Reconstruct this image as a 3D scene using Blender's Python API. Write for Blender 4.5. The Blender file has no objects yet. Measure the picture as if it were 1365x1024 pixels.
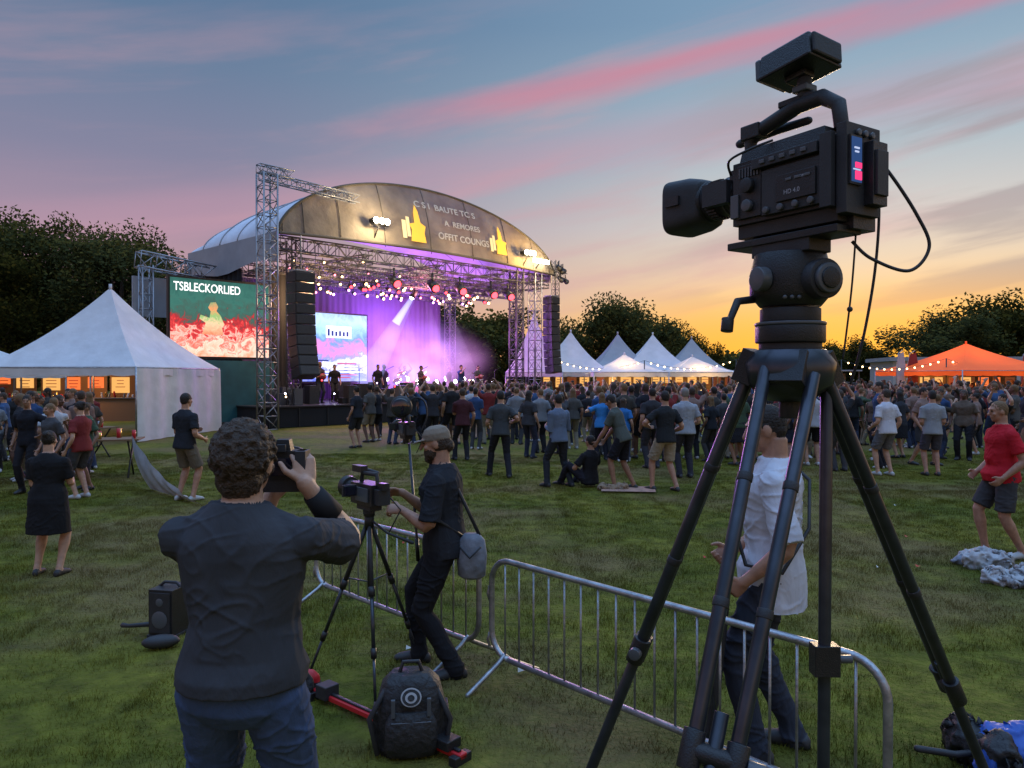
import bpy, math, random
import numpy as np
from math import radians as R, sin, cos, pi, sqrt
from mathutils import Vector, Matrix, noise
from mathutils.bvhtree import BVHTree
random.seed(7)
scene = bpy.context.scene
COL = scene.collection
V = Vector

def lin(r, g, b):
    def f(c):
        c /= 255.0
        return c/12.92 if c <= 0.04045 else ((c+0.055)/1.055)**2.4
    return (f(r), f(g), f(b), 1.0)

# ------------------------------------------------------------------ materials
def mat(name, c, rough=0.65, metal=0.0, var=0.0, vscale=8.0, bump=0.0, bscale=30.0, emis=None, es=0.0, spec=0.4, trans=0.0, stretch=None, bdist=.02, distort=0.0):
    m = bpy.data.materials.new(name); m.use_nodes = True
    nt = m.node_tree; p = nt.nodes['Principled BSDF']
    c = tuple(c[:3])+(1.0,)
    p.inputs['Base Color'].default_value = c
    p.inputs['Roughness'].default_value = rough
    p.inputs['Metallic'].default_value = metal
    p.inputs['Specular IOR Level'].default_value = spec
    tc = nt.nodes.new('ShaderNodeTexCoord')
    src = tc.outputs['Object']
    if stretch:
        mp = nt.nodes.new('ShaderNodeMapping'); mp.inputs['Scale'].default_value = stretch
        nt.links.new(src, mp.inputs['Vector']); src = mp.outputs['Vector']
    if var > 0:
        n = nt.nodes.new('ShaderNodeTexNoise'); n.inputs['Scale'].default_value = vscale; n.inputs['Detail'].default_value = 4
        nt.links.new(src, n.inputs['Vector'])
        r = nt.nodes.new('ShaderNodeValToRGB')
        r.color_ramp.elements[0].position = 0.3; r.color_ramp.elements[1].position = 0.7
        r.color_ramp.elements[0].color = (c[0]*(1-var), c[1]*(1-var), c[2]*(1-var), 1)
        r.color_ramp.elements[1].color = (min(1, c[0]*(1+var)), min(1, c[1]*(1+var)), min(1, c[2]*(1+var)), 1)
        nt.links.new(n.outputs['Fac'], r.inputs['Fac']); nt.links.new(r.outputs['Color'], p.inputs['Base Color'])
    if bump > 0:
        n2 = nt.nodes.new('ShaderNodeTexNoise'); n2.inputs['Scale'].default_value = bscale; n2.inputs['Detail'].default_value = 5; n2.inputs['Distortion'].default_value = distort
        nt.links.new(src, n2.inputs['Vector'])
        bm = nt.nodes.new('ShaderNodeBump'); bm.inputs['Strength'].default_value = bump; bm.inputs['Distance'].default_value = bdist
        nt.links.new(n2.outputs['Fac'], bm.inputs['Height']); nt.links.new(bm.outputs['Normal'], p.inputs['Normal'])
    if emis:
        p.inputs['Emission Color'].default_value = tuple(emis[:3])+(1.0,)
        p.inputs['Emission Strength'].default_value = es
    if trans > 0:
        t = nt.nodes.new('ShaderNodeBsdfTranslucent'); t.inputs['Color'].default_value = c
        mx = nt.nodes.new('ShaderNodeMixShader'); mx.inputs[0].default_value = trans
        out = nt.nodes['Material Output']
        nt.links.new(p.outputs[0], mx.inputs[1]); nt.links.new(t.outputs[0], mx.inputs[2]); nt.links.new(mx.outputs[0], out.inputs[0])
    return m

def glow(name, c, s, sample=False):
    m = bpy.data.materials.new(name); m.use_nodes = True
    nt = m.node_tree; nt.nodes.clear()
    e = nt.nodes.new('ShaderNodeEmission'); e.inputs[0].default_value = tuple(c[:3])+(1.0,); e.inputs[1].default_value = s
    o = nt.nodes.new('ShaderNodeOutputMaterial'); nt.links.new(e.outputs[0], o.inputs[0])
    if not sample:
        m.cycles.emission_sampling = 'NONE'
    return m

M_BLK = mat('black_plastic', (0.016, 0.016, 0.018), 0.36, var=.2, vscale=15, bump=0.2, bscale=260)
M_BLK2 = mat('black_rubber', (0.026, 0.026, 0.029), 0.55, var=.2, vscale=12, bump=0.12, bscale=200)
M_CARBON = mat('tripod_tube', (0.05, 0.055, 0.068), 0.3, metal=0.6, var=.25, vscale=14)
M_GREYP = mat('grey_plastic', (0.08, 0.085, 0.095), 0.35)
M_GLASS = mat('lens_glass', (0.01, 0.01, 0.02), 0.05, spec=0.9)
M_STEEL = mat('galvanised_steel', (0.34, 0.35, 0.37), 0.42, metal=0.8, var=0.3, vscale=14, bump=.2, bscale=60)
M_TRUSS = mat('aluminium_truss', (0.32, 0.32, 0.34), 0.4, metal=0.6)
M_TRUSSD = mat('dark_truss', (0.12, 0.12, 0.125), 0.5, metal=0.3)
M_WHITEF = mat('white_tent_fabric', (0.68, 0.69, 0.72), 0.7, var=0.1, vscale=2, bump=0.5, bscale=2.5, bdist=.06, trans=0.25)
M_GREYF = mat('grey_tent_fabric', (0.3, 0.31, 0.34), 0.7, var=0.08, vscale=2)
M_REDP = mat('red_paint', (0.5, 0.02, 0.025), 0.35)
M_CLOTHBLK = mat('stage_black_cloth', (0.012, 0.012, 0.015), 0.9)
M_BARK = mat('bark', (0.06, 0.045, 0.035), 0.9, var=0.3, bump=0.5)
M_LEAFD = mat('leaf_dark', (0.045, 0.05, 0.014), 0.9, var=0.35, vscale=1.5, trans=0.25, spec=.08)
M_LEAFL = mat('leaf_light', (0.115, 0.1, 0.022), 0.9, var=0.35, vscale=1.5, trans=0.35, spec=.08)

# ------------------------------------------------------------------ mesh builder
class MB:
    def __init__(s):
        s.v = []; s.f = []; s.m = []; s.sm = []; s.mats = []
    def mi(s, m):
        if m not in s.mats: s.mats.append(m)
        return s.mats.index(m)
    def add(s, verts, faces, m, smooth=True):
        o = len(s.v); i = s.mi(m)
        s.v.extend([tuple(p) for p in verts])
        for f in faces:
            s.f.append(tuple(a+o for a in f)); s.m.append(i); s.sm.append(smooth)
    def box(s, c, size, m, M=None, taper=None):
        x, y, z = size[0]/2, size[1]/2, size[2]/2
        tx, ty = taper if taper else (1, 1)
        vs = [V((-x, -y, -z)), V((x, -y, -z)), V((x, y, -z)), V((-x, y, -z)),
              V((-x*tx, -y*ty, z)), V((x*tx, -y*ty, z)), V((x*tx, y*ty, z)), V((-x*tx, y*ty, z))]
        if M is not None: vs = [M @ p for p in vs]
        c = V(c); vs = [p+c for p in vs]
        s.add(vs, [(0, 3, 2, 1), (4, 5, 6, 7), (0, 1, 5, 4), (1, 2, 6, 5), (2, 3, 7, 6), (3, 0, 4, 7)], m, False)
    def quad(s, pts, m, smooth=False):
        s.add(pts, [tuple(range(len(pts)))], m, smooth)
    def loft(s, secs, m, seg=16, cap=True, smooth=True, pw=1.0):
        vs = []; fs = []
        for (c, ax, ay) in secs:
            for i in range(seg):
                a = 2*pi*i/seg
                ca, sa = cos(a), sin(a)
                if pw != 1.0:
                    ca = math.copysign(abs(ca)**pw, ca); sa = math.copysign(abs(sa)**pw, sa)
                vs.append(V(c)+V(ax)*ca+V(ay)*sa)
        n = len(secs)
        for j in range(n-1):
            for i in range(seg):
                k = (i+1) % seg
                fs.append((j*seg+i, j*seg+k, (j+1)*seg+k, (j+1)*seg+i))
        if cap:
            vs.append(V(secs[0][0])); a = len(vs)-1
            vs.append(V(secs[-1][0])); b = len(vs)-1
            for i in range(seg):
                k = (i+1) % seg
                fs.append((a, k, i)); fs.append((b, (n-1)*seg+i, (n-1)*seg+k))
        s.add(vs, fs, m, smooth)
    def tube(s, pts, rad, m, seg=10, rnd=False, smooth=True):
        pts = [V(p) for p in pts]
        if not hasattr(rad, '__len__'): rad = [rad]*len(pts)
        rad = list(rad)
        n = len(pts)
        tg = []
        for i in range(n):
            a = pts[max(0, i-1)]; b = pts[min(n-1, i+1)]
            t = (b-a)
            tg.append(t.normalized() if t.length > 1e-9 else V((0, 0, 1)))
        if rnd:
            t0, t1 = tg[0], tg[-1]; r0, r1 = rad[0], rad[-1]; p0, p1 = pts[0], pts[-1]
            pts = [p0-t0*r0*.95, p0-t0*r0*.7]+pts+[p1+t1*r1*.7, p1+t1*r1*.95]
            rad = [r0*.3, r0*.72]+rad+[r1*.72, r1*.3]
            tg = [t0, t0]+tg+[t1, t1]
        up = V((0, 0, 1)) if abs(tg[0].z) < .9 else V((1, 0, 0))
        x = tg[0].cross(up).normalized()
        secs = []
        for i in range(len(pts)):
            x = (x - tg[i]*x.dot(tg[i])).normalized()
            y = tg[i].cross(x)
            secs.append((pts[i], x*rad[i], y*rad[i]))
        s.loft(secs, m, seg, True, smooth)
    def cyl(s, a, b, r, m, seg=16, r2=None):
        s.tube([a, b], [r, r if r2 is None else r2], m, seg, smooth=True)
    def ell(s, c, r, m, M=None, seg=14, rings=9):
        vs = []; fs = []; c = V(c)
        if not hasattr(r, '__len__'): r = (r, r, r)
        for j in range(1, rings):
            th = pi*j/rings
            for i in range(seg):
                a = 2*pi*i/seg
                vs.append(V((r[0]*sin(th)*cos(a), r[1]*sin(th)*sin(a), r[2]*cos(th))))
        vs.append(V((0, 0, r[2]))); vs.append(V((0, 0, -r[2])))
        if M is not None: vs = [M @ p for p in vs]
        vs = [p+c for p in vs]
        for j in range(rings-2):
            for i in range(seg):
                k = (i+1) % seg
                fs.append((j*seg+i, (j+1)*seg+i, (j+1)*seg+k, j*seg+k))
        t = len(vs)-2; b = t+1
        for i in range(seg):
            k = (i+1) % seg
            fs.append((t, i, k)); fs.append((b, (rings-2)*seg+k, (rings-2)*seg+i))
        s.add(vs, fs, m, True)
    def mesh(s, name):
        me = bpy.data.meshes.new(name)
        me.from_pydata(s.v, [], s.f)
        for mm in s.mats: me.materials.append(mm)
        me.polygons.foreach_set('material_index', s.m)
        me.polygons.foreach_set('use_smooth', s.sm)
        me.update()
        return me
    def obj(s, name, parent=None, loc=(0, 0, 0), rz=0.0, bevel=0.0):
        me = s.mesh(name)
        o = bpy.data.objects.new(name, me); COL.objects.link(o)
        o.location = loc; o.rotation_euler = (0, 0, rz)
        if parent: o.parent = parent
        if bevel > 0:
            b = o.modifiers.new('bevel', 'BEVEL'); b.width = bevel; b.segments = 2; b.limit_method = 'ANGLE'; b.angle_limit = R(50)
            b.harden_normals = False
        return o

def empty(name, loc=(0, 0, 0), rz=0.0):
    e = bpy.data.objects.new(name, None); COL.objects.link(e); e.location = loc; e.rotation_euler = (0, 0, rz)
    e.empty_display_size = .2
    return e

def truss(b, p0, p1, w, m, step=None, r=None):
    p0 = V(p0); p1 = V(p1); d = (p1-p0); L = d.length; d.normalize()
    step = step or w; r = r or w*0.07
    up = V((0, 0, 1)) if abs(d.z) < .9 else V((0, 1, 0))
    x = d.cross(up).normalized()*w/2; y = d.cross(x).normalized()*w/2
    cs = [x+y, x-y, -x-y, -x+y]
    for c in cs: b.tube([p0+c, p1+c], r, m, 6)
    n = max(1, int(round(L/step)))
    for i in range(n):
        a = p0+d*(L*i/n); e = p0+d*(L*(i+1)/n)
        for k in range(4):
            c0, c1 = cs[k], cs[(k+1) % 4]
            if i % 2: c0, c1 = c1, c0
            b.tube([a+c0, e+c1], r*.6, m, 4)
            b.tube([a+c0, a+c1], r*.6, m, 4)

def text(body, size, m, parent, loc, rot, name, ext=0.0, align='CENTER', sx=1.0):
    cu = bpy.data.curves.new(name, 'FONT'); cu.body = body; cu.size = size; cu.align_x = align; cu.align_y = 'CENTER'
    cu.extrude = ext; cu.materials.append(m); cu.offset = size*0.012
    o = bpy.data.objects.new(name, cu); COL.objects.link(o); o.parent = parent
    o.location = loc; o.rotation_euler = rot; o.scale = (sx, 1, 1)
    return o

def light(name, kind, loc, color, energy, parent=None, size=.2, rot=None, spot=None, blend=.5):
    l = bpy.data.lights.new(name, kind); l.color = color; l.energy = energy
    if kind == 'POINT': l.shadow_soft_size = size
    if kind == 'SPOT': l.shadow_soft_size = size; l.spot_size = spot; l.spot_blend = blend
    if kind == 'AREA': l.size = size
    o = bpy.data.objects.new(name, l); COL.objects.link(o); o.location = loc
    if rot: o.rotation_euler = rot
    if parent: o.parent = parent
    return o

# ------------------------------------------------------------------ world / sky
w = bpy.data.worlds.new('World'); scene.world = w; w.use_nodes = True
nt = w.node_tree; nt.nodes.clear()
def Mth(op, a, b=None, c=None, clamp=False):
    n = nt.nodes.new('ShaderNodeMath'); n.operation = op; n.use_clamp = clamp
    for i, x in enumerate((a, b, c)):
        if x is None: continue
        if isinstance(x, (int, float)): n.inputs[i].default_value = x
        else: nt.links.new(x, n.inputs[i])
    return n.outputs[0]
def SS(x, lo, hi):
    n = nt.nodes.new('ShaderNodeMapRange'); n.interpolation_type = 'SMOOTHSTEP'
    n.inputs['From Min'].default_value = lo; n.inputs['From Max'].default_value = hi
    nt.links.new(x, n.inputs['Value']); return n.outputs[0]
def ramp(x, stops):
    n = nt.nodes.new('ShaderNodeValToRGB'); el = n.color_ramp.elements
    el[0].position = stops[0][0]; el[0].color = stops[0][1]
    el[1].position = stops[-1][0]; el[1].color = stops[-1][1]
    for p, c in stops[1:-1]:
        e = el.new(p); e.color = c
    nt.links.new(x, n.inputs[0]); return n.outputs[0]
def mix(f, a, b, mode='MIX'):
    n = nt.nodes.new('ShaderNodeMixRGB'); n.blend_type = mode
    for i, x in enumerate((f, a, b)):
        if isinstance(x, (int, float)): n.inputs[i].default_value = x
        elif isinstance(x, tuple): n.inputs[i].default_value = x
        else: nt.links.new(x, n.inputs[i])
    return n.outputs[0]
tc = nt.nodes.new('ShaderNodeTexCoord')
sp = nt.nodes.new('ShaderNodeSeparateXYZ'); nt.links.new(tc.outputs['Generated'], sp.inputs[0])
X, Y, Z = sp.outputs
left = ramp(Z, [(0, lin(226, 165, 138)), (.10, lin(202, 156, 160)), (.18, lin(168, 143, 164)), (.26, lin(134, 133, 160)), (.36, lin(106, 127, 157)), (.46, lin(88, 117, 151)), (1, lin(110, 138, 180))])
right = ramp(Z, [(0, lin(255, 160, 45)), (.03, lin(255, 184, 78)), (.07, lin(249, 201, 128)), (.12, lin(236, 208, 172)), (.19, lin(208, 203, 200)), (.28, lin(168, 188, 201)), (.42, lin(122, 155, 184)), (1, lin(110, 138, 180))])
base = mix(SS(X, -.38, .36), left, right)
across = Mth('SUBTRACT', Z, Mth('MULTIPLY', X, .2))
cmb = nt.nodes.new('ShaderNodeCombineXYZ')
nt.links.new(Mth('MULTIPLY', X, 1.6), cmb.inputs[0]); nt.links.new(Mth('MULTIPLY', across, 11.0), cmb.inputs[1]); nt.links.new(Mth('MULTIPLY', Y, .8), cmb.inputs[2])
n1 = nt.nodes.new('ShaderNodeTexNoise'); n1.inputs['Scale'].default_value = 1.3; n1.inputs['Detail'].default_value = 7; n1.inputs['Roughness'].default_value = .55; n1.inputs['Distortion'].default_value = .35
nt.links.new(cmb.outputs[0], n1.inputs['Vector'])
n2 = nt.nodes.new('ShaderNodeTexNoise'); n2.inputs['Scale'].default_value = 2.1; n2.inputs['Detail'].default_value = 6; n2.inputs['Distortion'].default_value = .3
mp = nt.nodes.new('ShaderNodeMapping'); mp.inputs['Location'].default_value = (3.1, 7.7, 1.2); nt.links.new(cmb.outputs[0], mp.inputs[0]); nt.links.new(mp.outputs[0], n2.inputs['Vector'])
st1 = Mth('MULTIPLY', SS(n1.outputs['Fac'], .46, .7), Mth('MULTIPLY', SS(Z, .02, .14), Mth('SUBTRACT', 1.0, SS(Z, .34, .48))))
st1 = Mth('MULTIPLY', st1, Mth('ADD', .32, Mth('MULTIPLY', SS(X, -.4, .1), .25)))
c1 = mix(st1, base, lin(206, 158, 168))
band = Mth('SUBTRACT', Mth('SUBTRACT', Z, Mth('MULTIPLY', X, .219)), Mth('MULTIPLY', Y, .372))
band = Mth('ADD', band, Mth('MULTIPLY', Mth('SUBTRACT', n2.outputs['Fac'], .5), .055))
bm_ = Mth('SUBTRACT', 1.0, SS(Mth('ABSOLUTE', band), .0, .034))
bm_ = Mth('MULTIPLY', bm_, SS(X, -.3, .05))
bm_ = Mth('MULTIPLY', bm_, Mth('ADD', .18, Mth('MULTIPLY', n1.outputs['Fac'], .85)), clamp=True)
c2 = mix(bm_, c1, lin(204, 132, 154))
band2 = Mth('SUBTRACT', Mth('SUBTRACT', Z, Mth('MULTIPLY', X, .16)), Mth('MULTIPLY', Y, .285))
bm2 = Mth('MULTIPLY', Mth('SUBTRACT', 1.0, SS(Mth('ABSOLUTE', Mth('ADD', band2, Mth('MULTIPLY', Mth('SUBTRACT', n1.outputs['Fac'], .5), .09))), .0, .05)), .42)
c2 = mix(bm2, c2, lin(196, 150, 170))
dark = Mth('MULTIPLY', SS(n2.outputs['Fac'], .47, .64), Mth('MULTIPLY', SS(X, .12, .4), Mth('MULTIPLY', SS(Z, .03, .09), Mth('SUBTRACT', 1.0, SS(Z, .3, .4)))))
c3 = mix(Mth('MULTIPLY', dark, .6), c2, lin(152, 144, 152))
sd = V((.43, .9, .03)).normalized()
dt = Mth('ADD', Mth('ADD', Mth('MULTIPLY', X, sd.x), Mth('MULTIPLY', Y, sd.y)), Mth('MULTIPLY', Z, sd.z))
gl = Mth('MULTIPLY', SS(dt, .92, 1.0), Mth('SUBTRACT', 1.0, SS(Z, .03, .15)))
c4 = mix(Mth('MULTIPLY', gl, .85), c3, lin(255, 176, 52))
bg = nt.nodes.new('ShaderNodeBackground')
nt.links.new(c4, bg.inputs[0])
stg = Mth('ADD', .98, Mth('MULTIPLY', SS(Z, .5, .85), 3.7))  # overhead sky, out of view, given added brightness to light the lawn
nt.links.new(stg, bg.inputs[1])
sky = nt.nodes.new('ShaderNodeTexSky'); sky.sky_type = 'NISHITA'; sky.sun_disc = False
sky.sun_elevation = R(4); sky.sun_rotation = R(25)
bg2 = nt.nodes.new('ShaderNodeBackground'); nt.links.new(sky.outputs[0], bg2.inputs[0]); bg2.inputs[1].default_value = .006
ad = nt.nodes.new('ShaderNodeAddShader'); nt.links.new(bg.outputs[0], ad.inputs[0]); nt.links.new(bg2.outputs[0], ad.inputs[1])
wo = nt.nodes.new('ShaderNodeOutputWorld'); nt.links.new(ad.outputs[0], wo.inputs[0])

sun = light('sun', 'SUN', (30, 60, 20), (1.0, .72, .45), .8)
sun.data.angle = R(4)
sdir = V((sin(R(25))*cos(R(7)), cos(R(25))*cos(R(7)), sin(R(7))))
sun.rotation_euler = sdir.to_track_quat('Z', 'Y').to_euler()

scene.view_settings.view_transform = 'Standard'
try: scene.view_settings.look = 'None'
except Exception: pass
scene.view_settings.exposure = 0

# ------------------------------------------------------------------ camera
cd = bpy.data.cameras.new('camera'); cam = bpy.data.objects.new('camera', cd); COL.objects.link(cam)
cd.sensor_width = 36; cd.lens = 26.37; cd.clip_start = .05; cd.clip_end = 3000
cam.location = (0, 0, 1.95); cam.rotation_euler = (R(90-.52), 0, 0)
scene.camera = cam

# ------------------------------------------------------------------ ground
def grass_nodes(m, blade=False):
    nt = m.node_tree; p = nt.nodes['Principled BSDF']
    g = nt.nodes.new('ShaderNodeNewGeometry')
    def nz(scale, det=4):
        n = nt.nodes.new('ShaderNodeTexNoise'); n.inputs['Scale'].default_value = scale; n.inputs['Detail'].default_value = det
        nt.links.new(g.outputs['Position'], n.inputs['Vector']); return n.outputs['Fac']
    def rp(f, a, b, ca, cb):
        r = nt.nodes.new('ShaderNodeValToRGB'); r.color_ramp.elements[0].position = a; r.color_ramp.elements[1].position = b
        r.color_ramp.elements[0].color = ca; r.color_ramp.elements[1].color = cb
        nt.links.new(f, r.inputs[0]); return r.outputs[0]
    a = rp(nz(.5, 6), .35, .65, (.078, .092, .012, 1), (.15, .142, .022, 1))
    k = 1.12 if blade else 1.0
    b = rp(nz(6, 5), .3, .7, (.55*k, .55*k, .55*k, 1), (1.35*k, 1.3*k, 1.2*k, 1))
    mx = nt.nodes.new('ShaderNodeMixRGB'); mx.blend_type = 'MULTIPLY'; mx.inputs[0].default_value = 1
    nt.links.new(a, mx.inputs[1]); nt.links.new(b, mx.inputs[2])
    d = rp(nz(.36, 9), .47, .6, (0, 0, 0, 1), (1, 1, 1, 1))
    mx2 = nt.nodes.new('ShaderNodeMixRGB'); nt.links.new(mx.outputs[0], mx2.inputs[1]); mx2.inputs[2].default_value = (.17, .115, .055, 1)
    mu = nt.nodes.new('ShaderNodeMath'); mu.operation = 'MULTIPLY'; mu.inputs[1].default_value = .62; nt.links.new(d, mu.inputs[0])
    nt.links.new(mu.outputs[0], mx2.inputs[0])
    nt.links.new(mx2.outputs[0], p.inputs['Base Color'])
    p.inputs['Roughness'].default_value = .85; p.inputs['Specular IOR Level'].default_value = .1
    if not blade:
        bn = nt.nodes.new('ShaderNodeBump'); bn.inputs['Strength'].default_value = .9; bn.inputs['Distance'].default_value = .05
        nt.links.new(nz(22, 8), bn.inputs['Height']); nt.links.new(bn.outputs[0], p.inputs['Normal'])
M_GROUND = mat('ground_turf', (.1, .1, .03)); grass_nodes(M_GROUND)
M_BLADE = mat('grass_blade', (.1, .12, .03)); grass_nodes(M_BLADE, True)
gb = MB()
gv = []; gf = []
xs = [-1500, -200, -60]+[i*1.0 for i in range(-30, 31)]+[60, 200, 1500]
ys = [-300, -20]+[i*1.0 for i in range(-4, 45)]+[70, 150, 2500]
for y in ys:
    for x in xs:
        z = .03*noise.noise(V((x*.35, y*.35, 0))) if abs(x) <= 30 and -4 < y < 45 else 0
        gv.append((x, y, z))
nx = len(xs)
for j in range(len(ys)-1):
    for i in range(nx-1):
        gf.append((j*nx+i, j*nx+i+1, (j+1)*nx+i+1, (j+1)*nx+i))
gb.add(gv, gf, M_GROUND, True); gb.obj('ground')

grass = empty('grass')
tiles = []
for t in range(3):
    b = MB(); vs = []; fs = []
    for i in range(9500):
        x = random.uniform(-.8, .8); y = random.uniform(-.8, .8)
        dn = noise.noise(V((x*3+t*9, y*3, 5)))
        if random.random() > .75+dn: continue
        h = random.uniform(.012, .036)*(1+dn*.9); a = random.uniform(0, 2*pi); wd = random.uniform(.0018, .0036)
        lx, ly = random.gauss(0, .016), random.gauss(0, .016)
        o = len(vs)
        vs += [(x-cos(a)*wd, y-sin(a)*wd, -.01), (x+cos(a)*wd, y+sin(a)*wd, -.01), (x+lx, y+ly, h)]
        fs.append((o, o+1, o+2))
    b.add(vs, fs, M_BLADE, False)
    tiles.append(b.mesh('grass_tile'))
yy = 1.6
while yy < 19:
    n = int((.78*yy+1.2)/1.5)+1
    for i in range(-n, n+1):
        o = bpy.data.objects.new('grass_patch', random.choice(tiles)); COL.objects.link(o)
        x = i*1.5
        o.location = (x, yy, .03*noise.noise(V((x*.35, yy*.35, 0)))); o.rotation_euler = (0, 0, random.choice([0, pi/2, pi, -pi/2])+random.uniform(-.1, .1)); o.parent = grass
        o.scale = (1, 1, random.uniform(.8, 1.25))
    yy += 1.5

# ------------------------------------------------------------------ trees
def tree(name, loc, h, cr, seed, nclump=55, per=230, leaf=.22, trunk=True, sx=1.0, cmin=.32):
    rnd = random.Random(seed); b = MB()
    ch = h*(1-cmin)
    cz = h*cmin+ch*.5
    if trunk:
        b.tube([(0, 0, -.1), (.1, .05, h*.2), (-.05, .1, h*.45), (.1, 0, h*.75)], [h*.035, h*.027, h*.02, h*.008], M_BARK, 9)
    cl = []
    for i in range(nclump):
        for _ in range(50):
            p = V((rnd.uniform(-1, 1), rnd.uniform(-1, 1), rnd.uniform(-1, 1)))
            if .25 < p.length < 1: break
        lump = 1+.25*noise.noise(p*1.7+V((seed, 0, 0)))
        c = V((p.x*cr*sx*lump, p.y*cr*lump, cz+p.z*ch*.47*lump)); cl.append(c)
    if trunk:
        for c in cl[::5]:
            s = V((0, 0, h*rnd.uniform(.25, .5)))
            mid = s.lerp(c, .5)+V((0, 0, -.04*h))
            b.tube([s, mid, c], [h*.012, h*.007, h*.002], M_BARK, 6)
    rs = [cr*rnd.uniform(.2, .34) for c in cl]
    for m_i, mm in enumerate((M_LEAFD, M_LEAFL)):
        vs = []; fs = []
        for ci, c in enumerate(cl):
            r = rs[ci]
            for k in range(per):
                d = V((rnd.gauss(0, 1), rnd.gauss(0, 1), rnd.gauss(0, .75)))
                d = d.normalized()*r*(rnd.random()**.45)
                pl = .5 if d.z > r*.15 else .12  # lighter leaves favoured on clump tops, painting in light from above
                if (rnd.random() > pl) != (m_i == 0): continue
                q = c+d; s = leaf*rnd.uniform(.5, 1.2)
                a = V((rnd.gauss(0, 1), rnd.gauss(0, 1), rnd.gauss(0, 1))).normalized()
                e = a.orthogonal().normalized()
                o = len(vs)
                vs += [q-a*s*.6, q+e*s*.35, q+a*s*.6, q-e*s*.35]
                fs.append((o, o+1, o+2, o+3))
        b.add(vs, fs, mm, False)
    me = b.mesh(name)
    return me
def put(me, name, loc, rz=0, sc=1):
    o = bpy.data.objects.new(name, me); COL.objects.link(o); o.location = loc; o.rotation_euler = (0, 0, rz)
    o.scale = (sc, sc, sc) if not hasattr(sc, '__len__') else sc
    return o
tA = tree('oak_tree', 0, 12.2, 5.2, 3, 85, 420, .23, cmin=.16)
tB = tree('oak_tree', 0, 10.2, 4.6, 11, 68, 390, .23, cmin=.14)
tC = tree('broad_tree', 0, 9.0, 5.5, 21, 60, 300, .32, cmin=.2)
put(tA, 'oak_tree', (-31.0, 45, 0), .3, (1, 1, .97)); put(tA, 'oak_tree', (-26.5, 47, 0), 2.1, .95)
put(tB, 'oak_tree', (-22.4, 43, 0), 1.0, 1.0); put(tB, 'oak_tree', (-36, 48, 0), 4, 1.15)
put(tB, 'oak_tree', (-28, 40, 0), 4.5, .85)
put(tC, 'broad_tree', (10.5, 78, 0), 0, (1.1, 1.1, 1.1))
put(tC, 'broad_tree', (16.5, 90, 0), 1.5, (.8, .8, .95)); put(tC, 'broad_tree', (22, 92, 0), 3, (.7, .7, .8))
put(tC, 'broad_tree', (-4.5, 70, 0), 2.2, (1.2, 1.2, .95)); put(tC, 'broad_tree', (3.0, 80, 0), 5, (.8, .8, .7))
put(tC, 'broad_tree', (47, 82, 0), .5, (1.2, 1.2, 1.0)); put(tC, 'broad_tree', (56, 84, 0), 2.5, (1.3, 1.3, 1.2)); put(tC, 'broad_tree', (63, 84, 0), 3.5, (1.1, 1.1, 1.2)); put(tC, 'broad_tree', (40, 88, 0), 4, (.8, .8, .7))
b = MB(); rnd = random.Random(5)
for m_i, mm in enumerate((M_LEAFD, M_LEAFL)):
    vs = []; fs = []
    for i in range(330):
        x = -110+i*.75; hh = 4.2+2.0*noise.noise(V((x*.07, 3, 1)))+rnd.uniform(-.6, .6)
        y = 112+rnd.uniform(-5, 5)
        for k in range(70):
            q = V((x+rnd.gauss(0, 1.3), y+rnd.gauss(0, 1), hh*rnd.random()**.6+rnd.gauss(0, .3)))
            a = V((rnd.gauss(0, 1), rnd.gauss(0, 1), rnd.gauss(0, 1))).normalized()*rnd.uniform(.3, .6); e = a.orthogonal()*.7
            o = len(vs); vs += [q-a, q+e, q+a, q-e]; fs.append((o, o+1, o+2, o+3))
    b.add(vs, fs, mm, False)
b.obj('distant_trees')

# ------------------------------------------------------------------ concert stage (own frame: x along front, y into the stage)
SA = R(47); SO = V((-8.4, 29, 0))
def SW(x, y, z=0):
    return V((SO.x+cos(SA)*x-sin(SA)*y, SO.y+sin(SA)*x+cos(SA)*y, z))
ST = empty('concert_stage', SO, SA)
M_DECK = mat('deck_floor', (.03, .03, .035), .35)
M_FASC = mat('mesh_banner', (.27, .225, .165), .75, var=.35, vscale=.9, bump=.5, bscale=3, bdist=.1, trans=.15)
M_SEAM = mat('banner_seam', (.11, .095, .075), .8)
M_TARP = mat('roof_tarp', (.6, .62, .68), .55, var=.12, vscale=.8, bump=.5, bscale=1.5, bdist=.1)
b = MB()
b.box((7.3, 4.5, .4), (17.0, 9, .76), M_CLOTHBLK); b.box((7.3, 4.5, .81), (17.1, 9.1, .05), M_DECK)
for i in range(14): b.box((-1.1+i*1.28, -.03, .38), (.03, .04, .74), M_BLK2)
b.obj('deck', ST)
xc, hw = 7.35, 8.1
DEP = 7.7
def arch(x, k=1.0):
    u = max(0, 1-((x-xc)/hw)**2)
    return 7.5+3.1*k*u**.62
NX = 48
def axx(i): return xc-hw*cos(pi*i/NX)
def by0(z):
    f = z-7.4; return -.15+.04*f+.07*f*f
b = MB(); vs = []; fs = []
NZ = 6
for i in range(NX+1):
    x = axx(i); zt = arch(x); zb = 7.42+.25*(1-((x-xc)/hw)**2)
    zb = min(zb, zt)
    for j in range(NZ+1):
        z = zb+(zt-zb)*j/NZ
        vs.append((x, by0(z)+.015*sin(i*2.1), z))
for i in range(NX):
    for j in range(NZ):
        a = i*(NZ+1)+j; fs.append((a, a+NZ+1, a+NZ+2, a+1))
b.add(vs, fs, M_FASC, True)
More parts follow.
